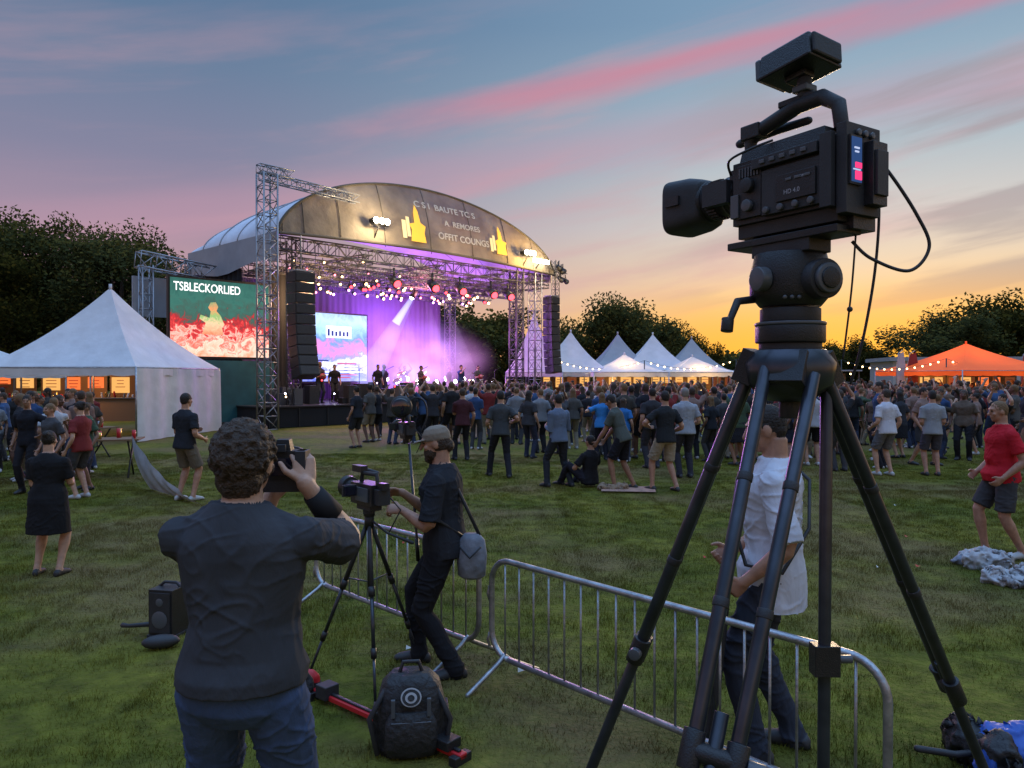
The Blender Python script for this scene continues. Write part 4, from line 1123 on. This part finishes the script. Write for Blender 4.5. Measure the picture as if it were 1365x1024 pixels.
bench(-8.2, 14.6, .3); bench(-10.2, 17.5, 1.2)
for (x, y, i) in ((5.6, 2.2, 0), (8.0, 2.0, 1), (9.5, 5.1, 6), (11.2, 2.6, 2), (13.0, 3.2, 1), (3.8, 3.0, 0), (7.0, 3.6, 7), (12.1, 4.5, 0), (2.2, 1.7, 1)):
    o = inst(TP[i], SW(x, y, .84), SA+pi+random.uniform(-.5, .5), 1.0, None, 'performer')
    if i == 1:
        b = MB(); b.ell((0, 0, 0), (.18, .05, .14), M_DRUM); b.tube([(.1, 0, .02), (.75, 0, .22)], .02, M_STALL, 6); b.obj('guitar', o, (0, .22, 1.1))

# ------------------------------------------------------------------ crowd barriers
def barrier(A, B, h=.79, zb=.17):
    A = V(A+(0,)); B = V(B+(0,)); d = (B-A); L = d.length; d.normalize(); pr = V((-d.y, d.x, 0)); b = MB(); r = .16
    pts = []
    def at(x, z): return A+d*x+V((0, 0, z))
    for (cx, cz), (a, e) in zip(((r, zb+r), (r, h-r), (L-r, h-r), (L-r, zb+r)), ((270, 180), (180, 90), (90, 0), (0, -90))):
        for i in range(9):
            t = R(a+(e-a)*i/8); pts.append(at(cx+r*cos(t), cz+r*sin(t)))
    pts.append(pts[0])
    b.tube(pts, .0185, M_STEEL, 10)
    n = int(L/.125)
    for i in range(1, n):
        x = L*i/n
        b.tube([at(x, zb), at(x, h)], .0065, M_STEEL, 6)
    for x in (.12, L-.12):
        for s in (-1, 1):
            b.tube([at(x, zb+.02), at(x, zb-.02)+pr*s*.05, at(x, .02)+pr*s*.3], .015, M_STEEL, 8, True)
    for z in (.3, .6): b.tube([at(-.02, z), at(-.04, z-.05), at(-.02, z-.09)], .01, M_STEEL, 6)
    b.obj('crowd_barrier')
barrier((-.13, 4.82), (1.52, 3.02)); barrier((-1.70, 6.5), (-.22, 4.98))

# ------------------------------------------------------------------ big broadcast camera on tripod
camrig = empty('broadcast_camera', (.835, 2.193, 2.506), R(32))
b = MB()
b.box((0, 0, 0), (.145, .36, .19), M_BLK)
b.box((0, .02, .11), (.12, .30, .05), M_BLK, None, (.85, .95))
b.box((-.078, -.04, -.02), (.02, .2, .13), M_BLK2); b.box((-.075, .11, .0), (.018, .09, .16), M_BLK)
b.box((-.091, -.06, -.02), (.008, .13, .075), M_BLK); b.box((-.082, -.02, .07), (.03, .22, .03), M_BLK2)
b.box((-.085, -.155, 0), (.02, .035, .2), M_BLK2); b.box((-.08, .16, -.04), (.02, .03, .07), M_GREYP)
b.box((.078, .03, -.01), (.03, .22, .15), M_BLK2)
b.box((0, -.19, .0), (.15, .03, .24), M_BLK2)
b.box((.035, -.212, -.01), (.065, .04, .17), M_BLK); b.box((.035, -.235, -.01), (.05, .01, .12), M_BLK2)
b.box((0, .19, .02), (.11, .04, .13), M_BLK)
b.box((0, .0, -.115), (.12, .34, .04), M_BLK2); b.box((.03, -.14, -.13), (.1, .1, .05), M_BLK)
for i in range(5): b.box((-.099, -.09+.035*i, .07), (.006, .018, .012), M_GREYP)
for i in range(4): b.cyl((-.088, -.11+.05*i, -.072), (-.098, -.11+.05*i, -.072), .010, M_GREYP, 12)
for i in range(7): b.box((-.0875, .075+.011*i, .055), (.004, .005, .03), M_GREYP)
for i in range(3): b.box((-.0965, -.1+.03*i, .0), (.003, .02, .008), M_GREYP)
b.cyl((-.085, .11, .015), (-.1, .11, .015), .022, M_BLK2, 16); b.cyl((-.085, .11, -.045), (-.098, .11, -.045), .018, M_GREYP, 16)
for i in range(3): b.cyl((.03*i-.03, -.206, .095), (.03*i-.03, -.215, .095), .009, M_GREYP, 10)
for z in (.06, -.07): b.cyl((.075, -.15, z), (.1, -.16, z), .014, M_GREYP, 12)
b.obj('body', camrig, bevel=.007)
b = MB()
b.cyl((0, .2, .02), (0, .27, .02), .062, M_BLK, 28, .06); b.cyl((0, .27, .02), (0, .33, .02), .056, M_BLK2, 28, .064); b.cyl((0, .33, .02), (0, .36, .02), .068, M_BLK, 28)
for i in range(34):
    a = 2*pi*i/34; b.box((.0615*cos(a), .295, .02+.0615*sin(a)), (.006, .035, .006), M_BLK, None)
b.cyl((0, .205, .02), (0, .215, .02), .066, M_GREYP, 28); b.cyl((0, .24, .02), (0, .244, .02), .0635, M_GREYP, 28)
b.box((-.06, .25, .02), (.04, .1, .07), M_BLK2)
b.obj('lens', camrig)
b = MB()
def hs(y, wx, wz): return (V((0, y, .02)), V((wx, 0, 0)), V((0, 0, wz)))
b.loft([hs(.335, .06, .062), hs(.345, .07, .074), hs(.385, .079, .085), hs(.47, .085, .091), hs(.478, .084, .09), hs(.478, .077, .083), hs(.39, .069, .075)], M_BLK2, 40, True, True, .42)
b.cyl((0, .392, .02), (0, .396, .02), .05, M_GLASS, 24)
b.box((-.083, .43, .03), (.012, .06, .03), M_BLK)
b.obj('lens_hood', camrig)
b = MB()
b.tube([(0, .17, .12), (0, .175, .175), (0, .14, .2), (0, .0, .235), (0, -.08, .235), (0, -.13, .2), (0, -.14, .13)], [.02, .02, .022, .023, .023, .021, .02], M_BLK2, 12)
b.box((0, .16, .2), (.05, .07, .045), M_BLK); b.box((0, .0, .25), (.035, .12, .02), M_BLK)
b.tube([(.045, .0, .2), (.05, .12, .205), (.05, .26, .2)], [.012, .014, .014], M_BLK2, 12, True)
b.tube([(0, -.02, .25), (0, -.02, .31)], .02, M_BLK2, 12); b.box((0, -.02, .275), (.05, .05, .02), M_GREYP)
b.obj('handle', camrig, bevel=.004)
b = MB(); Mr = Matrix.Rotation(R(-6), 3, 'X') @ Matrix.Rotation(R(4), 3, 'Y')
b.box((0, 0, .36), (.15, .18, .075), M_BLK, Mr, (.86, .92)); b.box(Mr @ V((0, -.093, 0))+V((0, 0, .36)), (.125, .012, .06), M_BLK2, Mr)
b.box(Mr @ V((0, .095, .0))+V((0, 0, .362)), (.13, .02, .065), M_GREYP, Mr); b.box(Mr @ V((0, 0, -.045))+V((0, 0, .36)), (.05, .07, .02), M_BLK, Mr)
b.obj('top_monitor', camrig, bevel=.008)
G_LCD = glow('lcd_blue', (.03, .07, .2), 1.0); G_LCDR = glow('lcd_red', (1, .05, .2), 1.3); G_LCDW = glow('lcd_white', (.6, .7, 1), .9)
b = MB(); b.box((-.042, -.208, .02), (.05, .008, .13), M_BLK); b.box((-.042, -.213, .02), (.042, .003, .118), G_LCD); b.box((-.038, -.216, -.022), (.026, .003, .022), G_LCDR)
b.box((-.038, -.216, .005), (.026, .003, .014), G_LCDR); b.box((-.045, -.216, .05), (.02, .003, .004), G_LCDW); b.box((-.045, -.216, .04), (.015, .003, .004), G_LCDW); b.box((-.045, -.216, -.007), (.03, .003, .003), G_LCDW)
b.obj('side_display', camrig)
M_CAMTXT = mat('print_white', (.3, .3, .33), .5)
text('HD 4.0', .018, M_CAMTXT, camrig, (-.0958, -.05, -.035), (R(90), 0, R(-90)), 'body_print')
text('ZOOM', .011, M_CAMTXT, camrig, (-.0958, -.075, .0), (R(90), 0, R(-90)), 'body_print')
def bez(pts, n=24):
    out = []
    P = [V(p) for p in pts]; P = [P[0]]+P+[P[-1]]
    for i in range(1, len(P)-2):
        for k in range(n//2):
            t = k/(n//2); p0, p1, p2, p3 = P[i-1], P[i], P[i+1], P[i+2]
            out.append(.5*((2*p1)+(-p0+p2)*t+(2*p0-5*p1+4*p2-p3)*t*t+(-p0+3*p1-3*p2+p3)*t**3))
    out.append(P[-2]); return out
W2L = (Matrix.Translation(V((.835, 2.193, 2.506))) @ Matrix.Rotation(R(32), 4, 'Z')).inverted()
def wl(x, y, z): return W2L @ V((x, y, z))
b = MB()
b.tube(bez([wl(.98, 2.08, 2.58), wl(1.04, 2.08, 2.52), wl(1.12, 2.08, 2.40), wl(1.155, 2.08, 2.31), wl(1.10, 2.08, 2.245), wl(1.0, 2.09, 2.28), wl(.95, 2.1, 2.33)]), .0048, M_BLK2, 8)
b.tube(bez([wl(.99, 2.08, 2.54), wl(1.02, 2.09, 2.44), wl(1.015, 2.1, 2.25), wl(.99, 2.12, 2.05), wl(.97, 2.15, 1.93)]), .004, M_BLK2, 8)
b.tube(bez([wl(.955, 2.08, 2.40), wl(.95, 2.1, 2.2), wl(.935, 2.12, 2.0)]), .003, M_BLK2, 6); b.ell(wl(.945, 2.1, 2.14), .008, M_BLK2)
b.tube(bez([(-.06, .2, .07), (-.1, .17, .1), (-.09, .1, .12), (-.05, .05, .14)]), .004, M_BLK2, 6)
b.obj('cables', camrig)

tri = empty('large_tripod', (.815, 2.2, 0))
TX, TY = .815, 2.2
def tl(x, y, z): return (x-TX, y-TY, z)
b = MB()
Mz = Matrix.Rotation(R(32), 3, 'Z')
b.box((.0, 0, 2.352), (.11, .38, .022), M_BLK, Mz); b.box((.0, 0, 2.325), (.10, .2, .04), M_BLK2, Mz); b.box((.05, .03, 2.372), (.08, .3, .02), M_GREYP, Mz)
b.loft([(V((0, 0, 2.31)), V((.1, 0, 0)), V((0, .09, 0))), (V((0, 0, 2.25)), V((.115, 0, 0)), V((0, .1, 0))), (V((0, 0, 2.19)), V((.115, 0, 0)), V((0, .1, 0))), (V((0, 0, 2.155)), V((.085, 0, 0)), V((0, .085, 0)))], M_BLK, 28)
d = V((.3, -.95, 0)).normalized(); b.cyl(V((0.02, 0, 2.225))+d*.05, V((0.02, 0, 2.225))+d*.125, .056, M_BLK2, 28); b.cyl(V((0.02, 0, 2.225))+d*.125, V((0.02, 0, 2.225))+d*.14, .042, M_GREYP, 24); b.cyl(V((0.02, 0, 2.225))+d*.14, V((0.02, 0, 2.225))+d*.146, .03, M_BLK, 24)
b.cyl((-.09, -.05, 2.23), (-.12, -.06, 2.23), .035, M_GREYP, 18)
for k in range(3): b.cyl((-.05+.02*k, -.09, 2.175), (-.05+.02*k, -.1, 2.175), .006, M_GREYP, 8)
b.cyl((0, 0, 2.15), (0, 0, 2.11), .085, M_BLK2, 28); b.cyl((0, 0, 2.11), (0, 0, 2.10), .1, M_GREYP, 28); b.cyl((0, 0, 2.10), (0, 0, 2.05), .098, M_BLK, 28); b.cyl((0, 0, 2.05), (0, 0, 2.02), .088, M_BLK2, 28)
b.tube([(-.1, .02, 2.18), (-.16, -.02, 2.17), (-.19, -.04, 2.11)], [.012, .012, .01], M_BLK2, 10, True); b.cyl((-.195, -.045, 2.12), (-.20, -.05, 2.08), .018, M_BLK, 12)
b.obj('fluid_head', tri, bevel=.003)
b = MB()
b.loft([(V((0, 0, 2.03)), V((.1, 0, 0)), V((0, .1, 0))), (V((0, 0, 1.99)), V((.13, 0, 0)), V((0, .12, 0))), (V((0, 0, 1.93)), V((.12, 0, 0)), V((0, .115, 0))), (V((0, 0, 1.88)), V((.06, 0, 0)), V((0, .06, 0)))], M_CARBON, 24)
b.cyl((0, 0, 1.9), (0, 0, 1.83), .03, M_BLK2, 16)
def leg(foot, a0, ssep=.055, rr=.0155, split=.54):
    foot = V(tl(*foot)); a0 = V(tl(*a0)); d = (foot-a0).normalized(); sd_ = d.cross(V((a0.x, a0.y, 0)).normalized() if V((a0.x, a0.y, 0)).length > .01 else V((0, 1, 0))).normalized()
    m_ = a0.lerp(foot, split)
    for s in (-1, 1):
        b.tube([a0+sd_*s*ssep, m_+sd_*s*ssep*.75], rr, M_CARBON, 14)
        for q in (.33, .66): b.tube([a0.lerp(m_, q)+sd_*s*ssep*(1-.25*q)-d*.012, a0.lerp(m_, q)+sd_*s*ssep*(1-.25*q)+d*.012], rr*1.12, M_BLK2, 14)
    Q = d.to_track_quat('Z', 'Y').to_matrix()
    b.box(a0, (.10, .06, .10), M_BLK, Q)
    b.tube([m_-d*.045+sd_*ssep*.8, m_+d*.045+sd_*ssep*.8], rr*1.45, M_BLK, 14); b.tube([m_-d*.045-sd_*ssep*.8, m_+d*.045-sd_*ssep*.8], rr*1.45, M_BLK, 14)
    b.tube([m_-sd_*ssep*.9, m_+sd_*ssep*.9], .026, M_BLK, 12)
    b.cyl(m_-sd_*ssep*1.2, m_-sd_*(ssep*1.2+.04), .02, M_GREYP, 12)
    b.tube([m_-d*.1, foot-d*.05], rr*.95, M_CARBON, 14); b.tube([foot-d*.1, foot], [.02, .028], M_BLK2, 12)
leg((.09, 2.75, .0), (.72, 2.25, 1.98), .016, .0195, .47)
leg((1.95, 2.75, .0), (.9, 2.2, 1.97), .042, .018, .53)
leg((.10, 1.3, .0), (.785, 2.12, 1.97), .064, .0185, .46)
b.tube([tl(.915, 2.18, 1.93), tl(.925, 2.22, .6), tl(.93, 2.24, 0.0)], .018, M_CARBON, 14); b.box(tl(.92, 2.2, 1.12), (.075, .05, .09), M_BLK); b.cyl(tl(.95, 2.2, 1.12), tl(1.0, 2.2, 1.12), .012, M_GREYP, 10)
b.obj('legs', tri, bevel=.002)

# ------------------------------------------------------------------ small tripod with camcorder
def small_tripod(apex, feet, name='video_tripod'):
    e = empty(name, (apex[0], apex[1], 0)); b = MB(); A = V((0, 0, apex[2]))
    b.cyl(A-V((0, 0, .06)), A+V((0, 0, .03)), .03, M_BLK, 14); b.box(A+V((0, 0, .05)), (.06, .09, .03), M_BLK2)
    b.tube([A, A-V((0, 0, .45))], .011, M_BLK, 8)
    for f in feet:
        F = V((f[0]-apex[0], f[1]-apex[1], 0)); d = (F-A).normalized(); m1 = A.lerp(F, .4); m2 = A.lerp(F, .72)
        b.tube([A+d*.03, m1], .015, M_BLK2, 8); b.tube([m1, m2], .012, M_CARBON, 8); b.tube([m2, F], .009, M_CARBON, 8)
        b.tube([m1-d*.03, m1+d*.03], .021, M_BLK, 8); b.tube([m2-d*.03, m2+d*.03], .018, M_BLK, 8); b.ell(F+V((0, 0, .012)), .018, M_BLK2)
        b.tube([A-V((0, 0, .4)), A.lerp(F, .36)], .005, M_GREYP, 6)
    b.tube([A, A+V((.12, -.05, -.08)), A+V((.28, -.06, -.14))], [.008, .008, .012], M_BLK2, 8, True)
    b.obj('stand', e); return e
def camcorder(parent, loc, rz, s=1.0, name='camcorder'):
    b = MB()
    b.box((0, 0, 0), (.1, .22, .11), M_BLK); b.cyl((0, .11, .01), (0, .2, .01), .04, M_BLK2, 18); b.cyl((0, .2, .01), (0, .24, .01), .055, M_BLK, 18, .06); b.cyl((0, .241, .01), (0, .243, .01), .045, M_GLASS, 18)
    b.tube([(0, .08, .05), (0, .07, .1), (0, -.08, .105), (0, -.09, .05)], .012, M_BLK2, 8); b.box((0, .1, .12), (.04, .1, .035), M_BLK); b.box((-.1, .03, .02), (.08, .012, .06), M_BLK2); b.box((-.1, .022, .02), (.07, .004, .05), M_GLASS)
    b.box((0, -.13, -.005), (.07, .05, .08), M_BLK2); b.tube([(.05, 0, .1), (.05, .16, .11)], .012, M_BLK2, 8, True); b.box((-.055, -.02, .0), (.01, .12, .07), M_GREYP); b.box((0, -.14, .05), (.04, .07, .035), M_BLK)
    b.box((0, 0, -.07), (.07, .14, .03), M_BLK2); b.cyl((0, 0, -.08), (0, 0, -.12), .03, M_BLK, 14); b.tube([(.05, -.1, .0), (.1, -.15, -.08), (.06, -.1, -.2)], .004, M_BLK2, 6)
    o = b.obj(name, parent, loc, rz, .004); o.scale = (s, s, s); return o
small_tripod((-.90, 4.72, 1.06), [(-1.32, 4.8), (-.80, 4.38), (-.62, 5.12)])
camcorder(None, (-.90, 4.72, 1.22), R(40), 1.2, 'camcorder')
pe = empty('monopod_with_camera', (-.70, 5.1, 0)); b = MB()
b.tube([(.12, 0, .0), (0, 0, 1.5)], .009, M_CARBON, 8); b.tube([(.06, 0, .7), (.05, 0, .85)], .014, M_BLK, 8)
b.tube(bez([(-.01, 0, 1.66), (.02, 0, 1.8), (.1, 0, 1.79), (.12, .0, 1.68), (.08, 0, 1.58)]), .006, M_BLK2, 6); b.ell((-.05, -.02, 1.75), (.075, .03, .075), M_BLK2); b.ell((-.05, -.045, 1.75), (.06, .01, .06), M_GLASS)
b.obj('pole', pe); camcorder(pe, (-.02, 0, 1.6), R(25), .8, 'pole_camera')

# ------------------------------------------------------------------ ground gear
b = MB(); M_PACK = mat('nylon_black', (.018, .018, .02), .55, var=.3, vscale=20, bump=.6, bscale=30)
b.loft([(V((0, 0, .0)), V((.17, 0, 0)), V((0, .12, 0))), (V((0, 0, .05)), V((.185, 0, 0)), V((0, .135, 0))), (V((0, 0, .25)), V((.18, 0, 0)), V((0, .13, 0))), (V((0, 0, .36)), V((.15, 0, 0)), V((0, .11, 0))), (V((0, 0, .41)), V((.1, 0, 0)), V((0, .07, 0)))], M_PACK, 28, pw=.7)
b.loft([(V((0, -.12, .03)), V((.12, 0, 0)), V((0, .04, 0))), (V((0, -.13, .08)), V((.135, 0, 0)), V((0, .05, 0))), (V((0, -.13, .2)), V((.13, 0, 0)), V((0, .045, 0))), (V((0, -.115, .25)), V((.1, 0, 0)), V((0, .03, 0)))], M_PACK, 28, pw=.7)
b.box((.17, 0, .15), (.05, .14, .16), M_PACK); b.box((-.17, 0, .15), (.05, .14, .16), M_PACK)
b.tube([(-.06, 0, .40), (-.04, 0, .46), (.04, 0, .46), (.06, 0, .40)], .011, M_BLK2, 8); b.tube([(.12, -.05, .36), (.2, -.12, .2), (.17, -.1, .03)], .014, M_BLK2, 8); b.tube([(-.12, -.05, .36), (-.21, -.12, .22), (-.17, -.1, .03)], .014, M_BLK2, 8); b.tube([(-.1, -.165, .21), (.1, -.165, .21)], .004, M_GREYP, 6)
b.box((-.09, -.15, .28), (.02, .02, .09), M_GREYP); b.box((.09, -.15, .28), (.02, .02, .09), M_GREYP)
M_MARK = mat('patch_mark', (.35, .35, .36), .6)
def disc(cx, cy, cz, r, m, tilt=.8):
    n = 26; b.quad([(cx+r*1.25*cos(2*pi*i/n), cy+r*sin(2*pi*i/n)*sin(tilt)*.6, cz+r*sin(2*pi*i/n)) for i in range(n)], m)
disc(0, -.142, .33, .042, M_MARK); disc(0, -.145, .33, .036, M_PACK); disc(0, -.148, .33, .024, M_MARK); disc(0, -.151, .33, .014, M_PACK)
b.obj('camera_backpack', None, (-.53, 3.92, 0), R(8), .006)
b = MB(); b.box((0, 0, .05), (.05, 1.25, .03), M_REDP); b.box((0, 0, .07), (.022, 1.2, .015), M_BLK); b.box((0, -.5, .09), (.1, .12, .05), M_BLK); b.box((0, .5, .08), (.1, .1, .08), M_BLK2)
for y in (-.6, .6): b.box((0, y, .03), (.12, .05, .055), M_BLK)
b.obj('camera_slider', None, (-.72, 4.14, 0), R(50), .005)
def heap(name, loc, m, sx, sy, sz, seed, m2=None, amp=.03):
    b = MB(); rr = random.Random(seed)
    for i in range(9): b.ell((rr.uniform(-sx, sx)*.7, rr.uniform(-sy, sy)*.7, sz*rr.uniform(.15, .45)), (sx*rr.uniform(.25, .55), sy*rr.uniform(.25, .55), sz*rr.uniform(.25, .55)), m if rr.random() < .6 or not m2 else m2)
    me = remesh(b, name, .011, 1.0)
    for v_ in me.vertices:
        q = v_.co*8+V((seed, 0, 0)); v_.co += v_.normal*amp*(.6-2.6*abs(noise.noise(q))-1.2*abs(noise.noise(q*2.3))); v_.co.z = max(.0, v_.co.z)
    o = bpy.data.objects.new(name, me); COL.objects.link(o); o.location = loc
heap('small_gear_bag', (-1.28, 4.55, 0), M_PACK, .15, .12, .2, 4, M_REDP, .012)
b = MB(); b.box((0, 0, .19), (.2, .24, .34), M_BLK); b.box((0, -.125, .19), (.17, .012, .3), M_BLK2); b.cyl((0, -.131, .14), (0, -.134, .14), .065, M_GREYP, 20); b.cyl((0, -.131, .27), (0, -.134, .27), .03, M_GREYP, 20)
b.tube([(-.1, 0, .35), (-.05, 0, .39), (.05, 0, .39), (.1, 0, .35)], .012, M_BLK2, 6); b.tube([(-.1, -.05, .08), (-.3, -.08, .06), (-.38, -.05, .05)], [.02, .015, .02], M_BLK2, 8, True)
b.box((0, 0, .01), (.22, .26, .02), M_BLK2); b.obj('portable_speaker', None, (-2.6, 5.7, 0), R(-12), .01)
b = MB(); b.ell((.08, 0, .05), (.13, .06, .05), M_BLK2); b.obj('cable_bundle', None, (-2.6, 5.35, 0), .3)
# pale sheet draped from a line beside the tent
b = MB(); vs = []; fs = []; n = 40
for i in range(n+1):
    t = i/n; x = -6.75+1.55*t; y = 13.3-1.6*t; h = .18+.72*(1-t)**1.3
    for j in range(11):
        u = j/10; vs.append((x+.5*(1-u)**2.2+.012*sin(i*.5+u*2), y-.35*(1-u)**2, .02+h*u-.04*sin(pi*t)*u))
for i in range(n):
    for j in range(10): a = i*11+j; fs.append((a, a+11, a+12, a+1))
b.add(vs, fs, mat('grey_sheet', (.42, .44, .48), .6, var=.15, bump=.4, bscale=3, bdist=.05), True); b.obj('tent_side_sheet')
M_PLB = mat('pale_bag', (.34, .34, .35), .55, var=.3, vscale=9, bump=.6, bscale=15)
heap('jacket_pile', (4.8, 6.95, 0), M_PLB, .4, .3, .2, 3, M_PACK, .035); heap('carrier_bag', (4.85, 7.7, 0), M_PLB, .3, .25, .2, 5, M_GREYBAG, .03)
heap('blue_kit_bag', (2.5, 3.65, 0), mat('blue_nylon', (.02, .08, .35), .5), .32, .25, .32, 8, M_PACK, .02)
heap('picnic_bag', (1.75, 13.0, 0), mat('tan_bag', (.25, .18, .12), .7), .3, .2, .15, 9)
b = MB(); b.tube([(2.02, 3.72, .1), (2.2, 3.7, .08), (2.35, 3.66, .12)], .018, M_BLK2, 8, True); b.obj('kit_strap')
b = MB(); b.quad([(1.5, 12.6, .035), (2.4, 12.5, .035), (2.5, 13.1, .035), (1.6, 13.3, .035)], mat('blanket', (.35, .2, .15), .9, var=.3, vscale=12)); b.obj('picnic_blanket')
b = MB()
M_PAPER = mat('paper', (.6, .6, .57), .8)
rr = random.Random(9)
for i in range(14):
    y = rr.uniform(4.8, 13); x = rr.uniform(-.6, .62)*y; s = rr.uniform(.012, .028); z = .045
    b.add([(x-s, y-s, z), (x+s, y-s*.6, z+.01), (x+s*.8, y+s, z), (x-s, y+s*.7, z+.02)], [(0, 1, 2), (0, 2, 3)], rr.choice([M_PAPER, M_PAPER, M_REDP]), False)
b.obj('litter')
